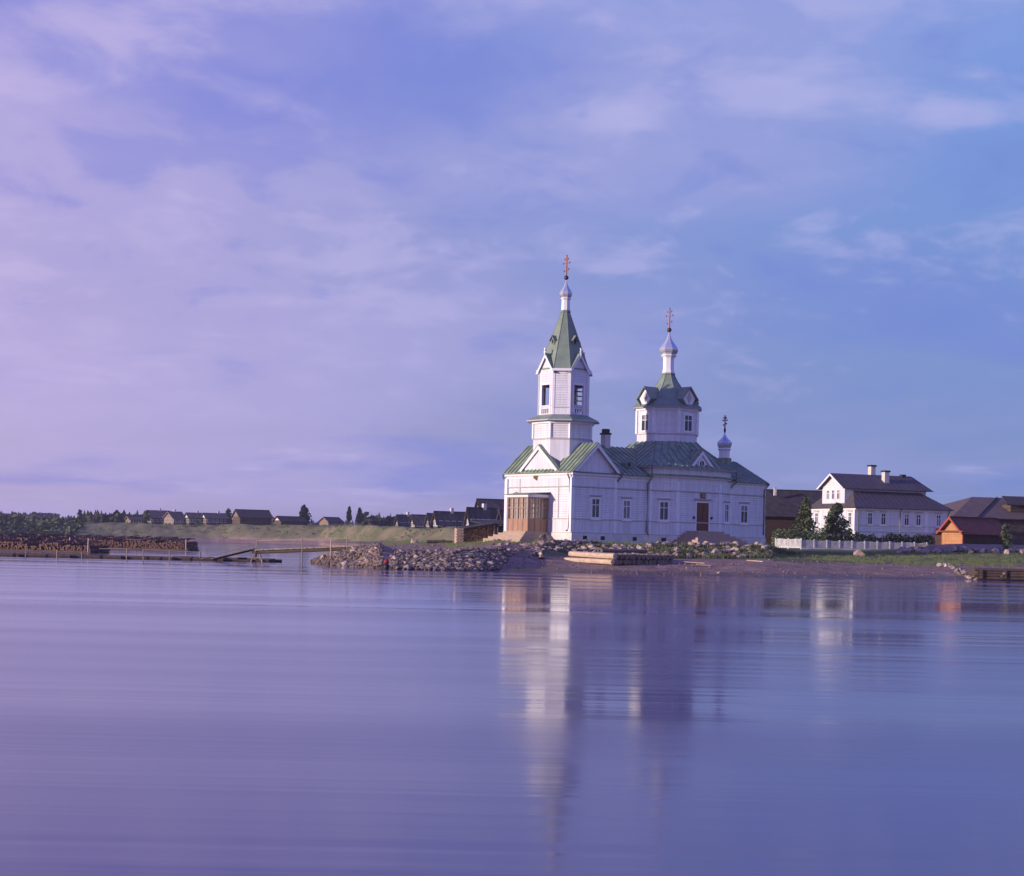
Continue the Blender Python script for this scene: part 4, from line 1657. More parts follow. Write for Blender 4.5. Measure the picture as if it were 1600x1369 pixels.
# ------------------------------------------------------------------ white house with a mezzanine
hz = at(1336, 855, 200)
HS = empty('white_house', hz, R(90 - 68), 'white two storey house with a gabled mezzanine and brown roofs behind the hedge', 'house')
HL, HD, HE_ = 14.1, 10.0, 4.95
fp = [(0, 0), (HL, 0), (HL, HD), (0, HD)]
MB().prism(fp, -1.5, 1.95).build('lower_wall', M['white_h'], HS)
band('string_course', fp, .07, 1.95, 2.05, M['trim'], HS)
MB().prism(fp, 2.05, HE_ - .25).build('wall', M['white_h'], HS)
band('cornice', fp, .14, HE_ - .25, HE_, M['white'], HS)
band('string_course', fp, .06, 2.75, 2.82, M['trim'], HS)
for x in (0.0, 6.7, 10.6, HL):
    MB().box(x - .22, x + .22, -.06, .1, 2.06, HE_ - .26).build('pilaster', M['white'], HS)
for y in (.15, 2.2, 7.8, HD - .15):
    MB().box(-.06, .1, y - .2, y + .2, 2.06, HE_ - .26).build('pilaster', M['white'], HS)
hev = offset_poly(fp, .5)
r = MB()
rb = MB()
h2 = 7.15
HM0, HM1 = 2.45, 7.55
ins = [(1.2, HM0), (HL - 2.6, HM0), (HL - 2.6, HM1), (1.2, HM1)]
for i in range(4):
    j = (i + 1) % 4
    pts = [(*hev[i], HE_ + .02), (*hev[j], HE_ + .02), (*ins[j], h2), (*ins[i], h2)]
    r.slab(pts, .08)
    rb.ribs(pts, (hev[j][0] - hev[i][0], hev[j][1] - hev[i][1], 0), .7, h=.03, w=.025)
ro = r.build('roof', M['house_roof'], HS)
rb.build('standing_seam', M['house_roof'], ro, kind='stuff')
# mezzanine
MB().box(-.06, HL - 1.8, HM0, HM1, 2.1, 7.7).build('mezzanine_wall', M['white_h'], HS)
mg = MB()
for x0, x1 in ((-.07, .1), (HL - 2.0, HL - 1.81)):
    mg.extr([(x0, HM0, 7.7), (x0, HM1, 7.7), (x0, BC * 0 + 5.0, 9.25)], (x1 - x0, 0, 0))
mg.build('mezzanine_gable', M['white_h'], HS)
MB().box(-.14, -.07, HM0, HM1, 7.62, 7.74).build('string_course', M['white'], HS)
r = MB()
rb = MB()
for y_ in (HM0 - .55, HM1 + .55):
    pts = [(-.65, y_, 7.42), (HL - 1.0, y_, 7.42), (HL - 2.3, 5.0, 9.4), (-.65, 5.0, 9.4)]
    r.slab(pts, .08)
    rb.ribs(pts, (1, 0, 0), .7, h=.03, w=.025)
pts = [(HL - 1.0, HM0 - .55, 7.42), (HL - 1.0, HM1 + .55, 7.42), (HL - 2.3, 5.0, 9.4)]
r.slab(pts, .08)
ro = r.build('mezzanine_roof', M['house_roof'], HS)
rb.build('standing_seam', M['house_roof'], ro, kind='stuff')
for s in (-1, 1):
    MB().extr([(-.68, 5 + s * 3.12, 7.40), (-.68, 5, 9.36), (-.68, 5, 9.1), (-.68, 5 + s * 2.75, 7.40)], (.06, 0, 0)).build('bargeboard', M['white'], ro)
for x, y, zt in ((6.1, 5.6, 10.75), (6.9, 3.7, 10.0)):
    c = MB().box(x - .35, x + .35, y - .35, y + .35, 8.3, zt - .25).build('chimney', M['chimney'], ro)
    MB().box(x - .45, x + .45, y - .45, y + .45, zt - .25, zt - .05).build('chimney_cap', M['iron'], c)
MB().box(HL - 3.9, HL - 3.3, 4.7, 5.3, 9.2, 9.6).build('roof_hatch', M['iron'], ro)
FHW, FHS = frame(-.06, 0, A_W), frame(0, 0, A_S)
for k in (-1, 0, 1):
    window(FHW, -5.0 + k * 1.2 - .25, -5.0 + k * 1.2 + .25, 6.1, 7.2, HS, hood=False, casing=.1)
for y in (1.2, 8.8):
    window(frame(0, 0, A_W), -y - .3, -y + .3, 2.95, 4.3, HS, hood=True, casing=.12)
window(frame(0, 0, A_W), -5.3, -4.7, 2.95, 4.3, HS, hood=True, casing=.12)
for x in (2.1, 4.1, 7.6, 9.4, 12.5):
    window(FHS, x - .3, x + .3, 2.95, 4.3, HS, hood=True, casing=.12)
for x in (2.1, 7.6, 9.4):
    window(FHS, x - .3, x + .3, .8, 1.5, HS, hood=False, casing=.1)
for pts in ([(6.6, -.4, HE_ - .1), (6.6, -.1, HE_ - .4), (6.6, -.1, 0)], [(.15, -.4, HE_ - .1), (.3, -.1, HE_ - .5), (.3, -.1, 0)], [(HL, -.3, HE_ - .1), (HL - .15, -.1, HE_ - .5), (HL - .15, -.1, 0)]):
    MB().tube(pts, .07, 6).build('drainpipe', M['pipe'], HS)
# side entrance porch of the house
t = MB().box(11.9, 13.9, -1.5, -.02, -1.2, 1.75)
pe = t.build('entrance_porch', M['brown_wall'], HS)
m = MB()
m.slab([(11.6, -1.9, 1.75), (14.2, -1.9, 1.75), (13.6, -.02, 2.6), (12.2, -.02, 2.6)], .08)
m.build('porch_roof', M['plank_roof_dark'], pe)

# ------------------------------------------------------------------ ochre shed and barns further along
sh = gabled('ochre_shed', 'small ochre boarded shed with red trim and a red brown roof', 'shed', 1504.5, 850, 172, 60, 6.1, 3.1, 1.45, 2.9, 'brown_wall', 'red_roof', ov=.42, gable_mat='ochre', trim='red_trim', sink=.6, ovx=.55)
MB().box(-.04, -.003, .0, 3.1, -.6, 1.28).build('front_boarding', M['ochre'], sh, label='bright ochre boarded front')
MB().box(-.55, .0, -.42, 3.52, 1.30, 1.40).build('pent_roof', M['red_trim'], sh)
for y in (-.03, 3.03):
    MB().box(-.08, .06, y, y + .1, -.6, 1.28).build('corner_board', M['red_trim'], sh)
BB = empty('barn', at(1488, 846, 218), R(90 - 74), 'big barn with a wide mauve grey hipped board roof behind the ochre shed', 'barn')
bf = [(0, 0), (19, 0), (19, 15), (0, 15)]
MB().prism(bf, -2, 3.35).build('wall', M['log_wall'], BB)
be = offset_poly(bf, .5)
r = MB()
for pts in ([(*be[0], 3.3), (*be[1], 3.3), (20, 7.5, 6.45), (7.6, 7.5, 6.45)], [(*be[3], 3.3), (*be[0], 3.3), (7.6, 7.5, 6.45)], [(*be[2], 3.3), (*be[3], 3.3), (7.6, 7.5, 6.45), (20, 7.5, 6.45)]):
    r.slab(pts, .14)
bro = r.build('roof', M['barn_roof'], BB)
MB().tube([(3.6, -.45, 3.42), (11.6, 7.45, 6.52)], .09, 5).build('roof_batten', M['plank_roof_dark'], bro)
r = MB()
r.slab([(9.2, 1.2, 5.3), (16, 1.2, 5.3), (16, 4.4, 6.6), (10.4, 4.4, 6.6)], .12)
r.build('loft_roof', M['plank_roof_dark'], bro)
MB().box(10.2, 16, 1.9, 4, 4.0, 5.35).build('loft_wall', M['log_wall'], bro)

# ------------------------------------------------------------------ white fence, hedge
fc = at(1252, 856.5, 168)


def fence_run(p0, p1, root, panel):
    d = (p1 - p0)
    L_ = d.length
    u = d.normalized()
    ang = math.atan2(u.y, u.x)
    Mx = Matrix.Translation(p0) @ Matrix.Rotation(ang, 4, 'Z')
    n = max(1, round(L_ / panel))
    for i in range(n + 1):
        x = L_ * i / n
        MB().box(x - .07, x + .07, -.07, .07, -.3, .92, Mx).build('post', M['fence'], root)
    for z in (.18, .72):
        MB().box(0, L_, .02, .06, z, z + .09, Mx).build('rail', M['fence'], root)
    MB().box(0, L_, -.09, -.04, -.12, .07, Mx).build('base_board', M['fence'], root)
    pk = MB()
    x = .12
    k = 0
    while x < L_ - .1:
        z1 = .80 + .04 * (k % 2) + .05 * math.sin(k * 12.9)
        pk.box(x - .045, x + .045, -.02, .015, .075, z1, Mx @ Matrix.Translation((x, 0, .1)) @ Matrix.Rotation(.05 * math.sin(k * 7.3), 4, 'Y') @ Matrix.Translation((-x, 0, -.1)))
        x += .125
        k += 1
    pk.build('picket', M['fence'], root, kind='stuff')


FR = empty('picket_fence', fc, 0, 'white picket fence round the hedge in front of the white house', 'fence')
pa = at(1212, 855.6, 171) - fc
pb = at(1448, 861.5, 172) - fc
pa.z = tz(1212, 171) - fc.z + .1
pb.z = tz(1448, 160) - fc.z - .2
fence_run(pa, Vector((0, 0, 0)), FR, 1.5)
fence_run(Vector((0, 0, 0)), pb, FR, 1.55)


def leaf_cloud(mb, c, rad, n, size, rnd, squash=1.0, shape=None):
    """leaf-sized faces through an irregular volume"""
    for _ in range(n):
        while True:
            p = Vector((rnd.uniform(-1, 1), rnd.uniform(-1, 1), rnd.uniform(-1, 1)))
            if .15 < p.length < 1:
                break
        p = p.normalized() * (p.length ** .5)
        q = Vector((c[0] + p.x * rad[0], c[1] + p.y * rad[1], c[2] + p.z * rad[2]))
        a = Vector((rnd.gauss(0, 1), rnd.gauss(0, 1), rnd.gauss(0, 1))).normalized()
        b = a.orthogonal().normalized()
        s = size * rnd.uniform(.6, 1.5)
        mb.add([q + a * s, q + b * s * .6, q - a * s, q - b * s * .6], [(0, 1, 2, 3)])


def hedge(name, label, p0, p1, h, wdt, mat, seed):
    rnd = random.Random(seed)
    m = MB()
    d = p1 - p0
    n = int(d.length / .28)
    for i in range(n + 1):
        t = i / n
        p = p0 + d * t
        hh = h * (.86 + .22 * mnoise.noise((t * 9, seed, 0)) + rnd.uniform(-.06, .08))
        leaf_cloud(m, (p.x, p.y, p.z + hh * .5), (.28, wdt * .5, hh * .55), 190, .10, rnd)
    o = m.build(name, mat)
    o['label'] = label
    o['category'] = 'hedge'
    return o


h0 = at(1209, 855, 173.5)
h0.z = tz(1209, 173) + .0
h1 = at(1258, 855, 172)
h1.z = tz(1258, 172)
h1b = h1 + (at(1290, 855, 174.5) - at(1258, 855, 172))
h1b.z = tz(1290, 172)
h2_ = at(1456, 861, 176)
h2_.z = tz(1456, 160) - .35
hedge('hedge', 'sunlit end of the clipped hedge above the bright fence panel', h0, h1b, 2.2, 1.1, M['leaf_lit'], 4)  # lighter leaf colour adds to the sunlight on this end
hedge('hedge', 'hedge coloured dark for shade running along the white fence towards the ochre shed', h1b, h2_, 1.85, 1.0, M['needle'], 6)  # dark conifer leaf colour stands in for shade on this stretch


# ------------------------------------------------------------------ trees
def leafy_tree(name, label, px, D, h, rad, mat, seed, n=60, conical=1.0, base=.1, leaf=.12, per=46, group=None, z0=None, cat='tree'):
    rnd = random.Random(seed)
    x = xof(px, D)
    root = empty(name, (x, D, z0 if z0 is not None else tz(px, D)), 0, label, cat, group)
    tk = MB()
    tk.tube([(0, 0, -.3), (.03, .02, h * .4), (-.04, .0, h * .9)], h * .02 + .04, 7, .02)
    cr = MB()
    for i in range(n):
        t = base + (1 - base) * (i + rnd.random()) / n
        prof = (1 - t) ** (.75 * conical) * min(1, (t - base + .06) * 6)
        a = rnd.uniform(0, 6.283)
        rr = rad * prof * rnd.uniform(.35, 1.12)
        c = (math.cos(a) * rr * .75, math.sin(a) * rr * .75, h * t)
        s = rad * (.07 + .34 * prof) * rnd.uniform(.7, 1.3)
        if rr > .3 * rad:
            tk.tube([(0, 0, h * t * .92), c], .03 + .01 * h * (1 - t) * .3, 4, .01)
        leaf_cloud(cr, c, (s, s, s * .8), per, leaf, rnd)
    tk.build('trunk', M['bark'], root)
    cr.build('crown', mat, root)
    return root


leafy_tree('conifer_tree', 'slender pointed tree against the dark barn by the white house', 1258, 184, 5.75, 2.1, M['leaf'], 11, n=74, leaf=.12, per=52, z0=2.2)
leafy_tree('bushy_tree', 'broad dark bushy tree in front of the white house corner', 1306, 187, 5.1, 2.1, M['leaf'], 12, n=80, conical=.62, leaf=.13, per=60, z0=2.2)
leafy_tree('garden_bush', 'low dark bush at the foot of the white house corner', 1327, 190, 2.3, .8, M['leaf'], 13, n=22, conical=.6, leaf=.1, z0=2.3, cat='bush')
leafy_tree('garden_bush', 'dark bush beside the far end of the ochre shed', 1572, 168, 2.2, .9, M['leaf'], 14, n=26, conical=.6, leaf=.1, z0=2.9, cat='bush')
leafy_tree('weed_clump', 'clump of green weeds behind the stone row near the picture edge', 1574, 151.5, 1.1, .7, M['leaf_lit'], 15, n=14, conical=.5, leaf=.08, z0=2.1, cat='weeds')
# trees that stand out in the far village
leafy_tree('pine_tree', 'tall pine on the far crest, the slimmer of the pair', 545, 560, 7.0, 1.7, M['needle'], 21, n=40, conical=.85, base=.32, leaf=.34, per=30, group='two pines on the far crest', z0=6.2)
leafy_tree('pine_tree', 'tall pine on the far crest, broader and nearer the house row', 561, 560, 6.7, 1.95, M['needle'], 22, n=40, conical=.9, base=.28, leaf=.34, per=30, group='two pines on the far crest', z0=6.2)
leafy_tree('round_tree', 'dark round topped tree behind the long low shed', 474, 545, 6.8, 2.6, M['needle'], 23, n=50, conical=.6, base=.05, leaf=.36, per=34, z0=6.2)
leafy_tree('village_tree', 'grey green tree between the village houses and the big dark barn', 356, 540, 5.6, 1.7, M['leaf'], 24, n=34, conical=.6, base=.05, leaf=.3, per=30, z0=5.6)
leafy_tree('village_tree', 'green tree at the upstream end of the village beside the dark house', 229, 546, 4.6, 1.5, M['leaf'], 25, n=30, conical=.6, base=.05, leaf=.3, per=30, z0=5.6)
leafy_tree('village_tree', 'dense tree on the crest where the grassy bank begins', 124, 556, 4.6, 1.5, M['leaf'], 26, n=30, conical=.6, base=.05, leaf=.3, per=30, z0=5.4)
leafy_tree('yellow_bush', 'yellowish bush on the bank below the white gabled log house', 307, 514, 1.8, 1.2, M['leaf_lit'], 27, n=16, conical=.5, base=.0, leaf=.22, per=26, z0=5.0, cat='bush')


def forest(name, spots, seed, mat, lab=None):
    rnd = random.Random(seed)
    m = MB()
    for px, D, h, wd in spots:
        x = xof(px, D)
        z = tz(px, D) - .5
        if rnd.random() < .6:
            for k in range(4):
                z0_ = z + h * (.08 + .22 * k)
                r0 = wd * (1 - k * .22) * rnd.uniform(.8, 1.2)
                n = 7
                ph = rnd.uniform(0, 6)
                b = len(m.v)
                m.v.append((x, D, z0_ + h * .36))
                for i in range(n):
                    rr = r0 * rnd.uniform(.7, 1.25)
                    m.v.append((x + rr * math.cos(ph + i * 6.283 / n), D + rr * math.sin(ph + i * 6.283 / n), z0_ + rnd.uniform(-.3, .3)))
                for i in range(n):
                    m.f.append((b, b + 1 + i, b + 1 + (i + 1) % n))
        else:
            for k in range(26):
                p = Vector((rnd.gauss(0, 1), rnd.gauss(0, 1), rnd.gauss(0, 1))).normalized() * rnd.uniform(.5, 1)
                q = Vector((x + p.x * wd, D + p.y * wd, z + h * .5 + p.z * h * .48))
                a = Vector((rnd.gauss(0, 1), rnd.gauss(0, 1), rnd.gauss(0, 1))).normalized()
                bb = a.orthogonal()
                s = wd * .5
                m.add([q + a * s, q + bb * s, q - a * s, q - bb * s], [(0, 1, 2, 3)])
    o = m.build(name, mat)
    tag(o, lab, None, None, 'stuff')
    return o


rnd = random.Random(31)
sp = []
for i in range(900):
    px = rnd.uniform(-320, 900)
    D = rnd.uniform(1080, 1250)
    sp.append((px, D, (.65 if px < 130 else 1) * rnd.uniform(3.5, 7.5) * (1.2 if 300 < px < 640 else 1), rnd.uniform(1.6, 3.2)))
for i in range(90):
    sp.append((rnd.uniform(565, 640), rnd.uniform(560, 640), rnd.uniform(3.0, 6.0), rnd.uniform(1.4, 2.6)))
for i in range(70):
    sp.append((rnd.uniform(130, 235), rnd.uniform(600, 680), rnd.uniform(3.0, 5.5), rnd.uniform(1.4, 2.4)))
forest('far_forest', sp, 32, M['needle'])
sp = []
for i in range(620):
    px = rnd.uniform(-320, 118)
    t = rnd.random()
    c = column(px)
    D = c[1][0] + 5 + t * 44
    sp.append((px, D, rnd.uniform(1.1, 2.3) * (1.0 if px < 90 else .8), rnd.uniform(1.2, 2.6)))
for i in range(16):
    sp.append((rnd.uniform(-320, 150), rnd.uniform(700, 900), rnd.uniform(2.0, 3.5), rnd.uniform(1.5, 3)))
forest('bank_wood', sp, 33, M['leaf'])

# ------------------------------------------------------------------ stones
def stone_mesh(seed, flat=.75):
    rnd = random.Random(seed)
    bm = bmesh.new()
    for k in range(15):
        p = Vector((rnd.gauss(0, 1), rnd.gauss(0, 1), rnd.gauss(0, 1))).normalized()
        p *= rnd.uniform(.82, 1.08)
        bm.verts.new((p.x * rnd.uniform(.95, 1.15), p.y, p.z * flat))
    r_ = bmesh.ops.convex_hull(bm, input=bm.verts)
    bmesh.ops.delete(bm, geom=[v for v in bm.verts if not v.link_faces], context='VERTS')
    me = bpy.data.meshes.new('stone')
    bm.to_mesh(me)
    bm.free()
    me.materials.append(M['stone'])
    return me


SM = [stone_mesh(100 + k, .6 + .03 * (k % 8)) for k in range(16)]
rnd = random.Random(41)
stones = []


def put(px, D, z, r):
    stones.append((r * FPX / D, px, D, z, r))


for i in range(760):                                    # spit
    px = 486 + 112 * rnd.random() ** .8
    f, c, zc = spit_at(px)
    t = rnd.uniform(-.02, 1.15)
    D = f + (c - f) * t
    z = max(-.05, -.1 + (zc + .1) * math.sin(min(1, t) * math.pi / 2))
    put(px, D, z + .04, rnd.uniform(.08, .21) * (1.5 if rnd.random() < .10 else 1))
for i in range(1900):                                    # rubble bank below the flat
    px = rnd.uniform(585, 800)
    c = column(px)
    k = 2
    D0, D1 = c[1][0], c[2][0]
    t = rnd.random()
    D = D0 + (D1 - D0 + .6) * t
    if px > 780 and t < (px - 780) / 30:
        continue
    put(px, D, tz(px, D) + .05, rnd.uniform(.08, .205) * (1.6 if rnd.random() < .08 else 1))
for i in range(30):                                     # strays on the flat
    px = rnd.uniform(600, 740)
    D = rnd.uniform(119, 150)
    put(px, D, tz(px, D), rnd.uniform(.1, .22))
for i in range(820):                                    # stone wall under the church
    px = rnd.uniform(770, 1205)
    c = column(px)
    lo, hi = (c[2][0], c[4][0]) if px < 850 else (c[3][0], c[4][0])
    t = rnd.random()
    if 940 < px < 1010 and t > .75:
        continue
    D = lo - .5 + (hi - lo + .6) * t
    big = 1.0 if px < 1050 else 1.25
    if px > 1050 and i % 3 == 0:
        continue
    put(px, D, tz(px, D) + .08, (.10 + .26 * rnd.random() ** 1.8) * big)
stones.sort(reverse=True)
for k, (a, px, D, z, r) in enumerate(stones[:300]):
    o = bpy.data.objects.new('rubble_stone', SM[k % 16])
    col.objects.link(o)
    o.location = (xof(px, D), D, z)
    o.rotation_euler = (rnd.uniform(-.5, .5), rnd.uniform(-.5, .5), rnd.uniform(0, 6.28))
    s = r * rnd.uniform(.9, 1.1)
    o.scale = (s * rnd.uniform(.9, 1.5), s, s * rnd.uniform(.7, 1.1))
    if px < 800:
        tag(o, 'rough tan fieldstone in the rubble spit running out into the river', 'stone', 'rubble stones of the spit')
    else:
        tag(o, 'rough fieldstone in the weedy stone bank right below the church wall', 'stone', 'stones of the bank under the church')
m = MB()
tmpl = [([tuple(v.co) for v in me.vertices], [tuple(p.vertices) for p in me.polygons]) for me in SM]
for k, (a, px, D, z, r) in enumerate(stones[300:]):
    v_, f_ = tmpl[k % 16]
    T = Matrix.Translation((xof(px, D), D, z)) @ Matrix.Rotation(rnd.uniform(0, 6.28), 4, 'Z') @ Matrix.Rotation(rnd.uniform(-.5, .5), 4, 'X')
    m.add([T @ (Vector(p) * r) for p in v_], f_)
rs = m.build('rubble', M['stone'])
tag(rs, kind='stuff')


def boulder(label, px, py, D, w, h, seed, group=None, name='boulder', d=None):
    o = bpy.data.objects.new(name, SM[seed % 16])
    col.objects.link(o)
    p = at(px, py, D)
    p.z = tz(px, D) + h * .28
    o.location = p
    r_ = random.Random(seed)
    o.rotation_euler = (r_.uniform(-.3, .3), r_.uniform(-.3, .3), r_.uniform(0, 6.28))
    o.scale = (w / 2, (d or w) / 2, h / 2 / .7)
    return tag(o, label, 'boulder', group)


# rank weeds between the stones under the church wall
rnd = random.Random(43)
m = MB()
for i in range(260):
    px = rnd.uniform(1000, 1200) if i < 200 else rnd.uniform(1180, 1240)
    c = column(px)
    D = c[3][0] - 1.2 + (c[4][0] - c[3][0] + 1) * rnd.random() if px < 1205 else rnd.uniform(138, 146)
    z = tz(px, D)
    h = rnd.uniform(.15, .5)
    for k in range(26):
        x = xof(px, D) + rnd.gauss(0, .22)
        y = D + rnd.gauss(0, .22)
        a = rnd.uniform(0, 6.28)
        w_ = rnd.uniform(.02, .05)
        tip = (x + rnd.gauss(0, .12), y + rnd.gauss(0, .12), z + h * rnd.uniform(.5, 1.1))
        m.add([(x - w_ * math.cos(a), y - w_ * math.sin(a), z - .05), (x + w_ * math.cos(a), y + w_ * math.sin(a), z - .05), tip], [(0, 1, 2)])
tag(m.build('weeds', M['leaf']), kind='stuff')
# tufts of grass along the turf edges and on the near bank
m = MB()
for i in range(2600):
    if i < 1500:
        px = rnd.uniform(1195, 1640)
        D = rnd.uniform(129, 150)
    elif i < 2000:
        px = rnd.uniform(740, 1040)
        D = rnd.uniform(128, 133)
    else:
        px = rnd.uniform(600, 780)
        D = rnd.uniform(150, 250) if px < 700 else rnd.uniform(132, 160)
    z = tz(px, D)
    h = rnd.uniform(.06, .2)
    for k in range(7):
        x = xof(px, D) + rnd.gauss(0, .15)
        y = D + rnd.gauss(0, .15)
        w_ = rnd.uniform(.015, .04)
        m.add([(x - w_, y, z - .05), (x + w_, y, z - .05), (x + rnd.gauss(0, .06), y + rnd.gauss(0, .06), z + h)], [(0, 1, 2)])
tag(m.build('grass_tufts', M['leaf_lit']), kind='stuff')
# scrub on the far bank
m = MB()
for i in range(520):
    px = rnd.uniform(120, 720)
    c = column(px)
    t = rnd.random() ** .7
    D = c[4][0] + (c[5][0] - c[4][0]) * t * 1.05
    r_ = (.12 + .5 * rnd.random() ** 3) * D / 450
    leaf_cloud(m, (xof(px, D), D, tz(px, D) + r_ * .35), (r_ * 1.6, r_, r_ * .6), 22, r_ * .35, rnd)
tag(m.build('bank_scrub', M['leaf_lit']), kind='stuff')

# shingle along the beach
m = MB()
rnd = random.Random(47)
for i in range(1700):
    px = rnd.uniform(790, 1640)
    c = column(px)
    D = c[1][0] - .2 + (c[2][0] - c[1][0] + (6 if px > 1200 else 3)) * rnd.random() ** 1.3
    r_ = .02 + .09 * rnd.random() ** 5
    v_, f_ = tmpl[i % 16]
    T = Matrix.Translation((xof(px, D), D, tz(px, D) + r_ * .3)) @ Matrix.Rotation(rnd.uniform(0, 6.28), 4, 'Z')
    m.add([T @ (Vector(p) * r_) for p in v_], f_)
tag(m.build('shingle', M['pebble']), kind='stuff')

boulder('large lone dark boulder on the grass in front of the white fence', 1342, 868, 141, 1.15, .85, 3)
boulder('pointed pale boulder alone on the turf near the church porch steps', 848, 851, 128.5, .8, .95, 5)
boulder('rounded pale boulder on the turf below the church side wall', 1015, 853, 131, .5, .45, 6)
boulder('dark boulder on the flat before the far row of houses', 646, 848, 182, 1.2, .7, 7)
boulder('white topped boulder at the waterline below the church side steps', 1123, 898, 114.3, .3, .2, 8)
rnd = random.Random(51)
for k in range(40):                                     # row of field stones before the ochre shed
    px = 1398 + 205 * (k + rnd.uniform(-.4, .4)) / 40
    D = rnd.uniform(146, 152) if px > 1440 else rnd.uniform(150, 154)
    s = rnd.uniform(.35, .75)
    boulder('field stone in the loose row on the grass before the ochre shed', px, 862, D, s * 1.15, s, 60 + k, 'stone row before the ochre shed', name='field_stone')
for k in range(34):                                     # stones tipped down beside the timber crib
    t = (k + rnd.uniform(-.3, .3)) / 34
    px = 1466 + 62 * t
    D = 128 - 9 * t + rnd.uniform(-1.6, 1.4)
    s = rnd.uniform(.22, .46)
    boulder('pale stone tipped down the shore beside the dark timber crib', px, 890, D, s * 1.2, s, 110 + k, 'stones beside the timber crib', name='shore_stone')


# ------------------------------------------------------------------ timber on the shore
def log(mb, p, q, r, seed=0):
    p, q = Vector(p), Vector(q)
    mid = (p + q) / 2 + Vector((0, 0, .02 * math.sin(seed * 2.1)))
    return mb.tube([p, mid, q], r, 8, r * .94)


rz = R(90) - TH
p = at(960, 884, 118.6)
p.z = tz(960, 118.6) + .12
TR = empty('timber_deck', p, rz, 'low grey deck of logs with log ends towards the river, below the church', 'log deck')
rnd = random.Random(61)
for lay in range(2):
    for k in range(14):
        y0_ = rnd.uniform(-.14, .1)
        x = .22 + k * .43 + lay * .08
        r_ = .21 + rnd.uniform(-.02, .02)
        log(MB(), (x, y0_, .2 + lay * .40), (x + .1, 5.0 + y0_, .22 + lay * .40), r_, k).build('log', M['deck_log'], TR)
for (y_, z_, ln, dx) in ((.25, -.14, 6.3, 0), (4.4, -.12, 6.2, .1), (2.4, 1.0, 4.5, .9)):
    log(MB(), (-.1 + dx, y_, z_), (ln + dx, y_, z_ + .03), .14, 3).build('cross_log', M['deck_log'], TR)
log(MB(), (-.16, .0, .18), (-.22, 5.4, .24), .2, 1).build('edge_log', M['timber'], TR, label='pale edge log along the sunny side')
log(MB(), (-.05, -.1, .62), (-.1, 5.0, .72), .22, 2).build('edge_log', M['timber'], TR, label='pale edge log along the sunny side')

p = at(1527, 905, 118.6)
p.z = .02
TC = empty('timber_crib', p, R(-4), 'dark log crib standing in the water at the picture edge beside tipped stones', 'log crib')
for k in range(4):
    log(MB(), (.0 - .2 * (k % 2), 0, .12 + k * .21), (7.0, -.1, .14 + k * .21), .115, k).build('log', M['timber_dark'], TC)
    if k < 3:
        for x in (.25, 2.0, 5.0):
            log(MB(), (x, -.28, .22 + k * .21), (x, 3.5, .22 + k * .21), .11, k + 3).build('cross_log', M['timber_dark'], TC)
MB().box(0, 7, .05, 3.4, -.3, .84).build('filling', M['timber_dark'], TC)
for x, z in ((1.75, .25), (1.9, .5)):
    boulder('pale stone caught on the face of the dark timber crib', 1548, 903, 118.2, .3, .26, int(z * 10) + 3, 'stones on the crib face', name='shore_stone').location = TC.location + Vector((x, -.32, z))

# plank fragments on the beach
rnd = random.Random(71)
for k, (px, D, L_) in enumerate(((1085, 122, 1.6), (1100, 119.5, 1.1), (1180, 124, 1.3))):
    o = MB().box(-L_ / 2, L_ / 2, -.09, .09, -.03, .04).build('driftwood_plank', M['timber'])
    o.location = (xof(px, D), D, tz(px, D) + .07)
    o.rotation_euler = (0, .05, rnd.uniform(-.5, .5))
    tag(o, ('long grey plank stranded on the beach beside the log deck', 'short plank stranded low on the beach near the log deck', 'lone plank on the beach below the church altar end')[k], 'plank')

# ------------------------------------------------------------------ marker at the foot of the spit
b = empty('river_buoy', at(603.5, 888.6, 110), 0, 'small dark float with a red top at the waterline of the rubble spit', 'buoy')
MB().lathe([(.05, -.25), (.17, -.1), (.20, .12), (.18, .30), (.05, .36)], 0, 0, 12).build('float', M['blue_black'], b, smooth=True)
MB().lathe([(.14, .34), (.19, .42), (.17, .56), (.06, .66)], 0, 0, 12).build('top_mark', M['red_paint'], b, smooth=True)

# ------------------------------------------------------------------ footbridge, trestle and boom on the water
pA = at(402, 861, 129)
pB = at(548, 855.5, 124.5)
FB = empty('footbridge', pA, 0, 'narrow plank footbridge with a thin handrail from the trestle to the spit', 'footbridge')
d = pB - pA
ang = math.atan2(d.y, d.x)
Lb = math.hypot(d.x, d.y)
Mx = Matrix.Rotation(ang, 4, 'Z') @ Matrix.Rotation(-math.atan2(d.z, Lb), 4, 'Y')
for y in (-.22, .22):
    log(MB(), Mx @ Vector((-.3, y, -.1)), Mx @ Vector((Lb + .6, y, -.1)), .12, 2).build('beam', M['timber_dark'], FB)
rnd = random.Random(81)
k = 0
x = 0.0
while x < Lb + .4:
    MB().box(x, x + .30, -.5 + rnd.uniform(-.05, .05), .5 + rnd.uniform(-.05, .05), .03, .09 + rnd.uniform(0, .03), Mx).build('plank', M['grey_wood'], FB)
    x += .335
MB().tube([Mx @ Vector((.25, -.45, .80)), Mx @ Vector((Lb * .55, -.45, .76)), Mx @ Vector((Lb + .2, -.45, .72))], .035, 5).build('handrail', M['grey_wood'], FB)
for f in (.02, 1.0):
    MB().tube([Mx @ Vector((Lb * f, -.45, -.1)), Mx @ Vector((Lb * f + (.22 if f < .5 else 0), -.45, .86))], .05, 5).build('post', M['grey_wood'], FB)

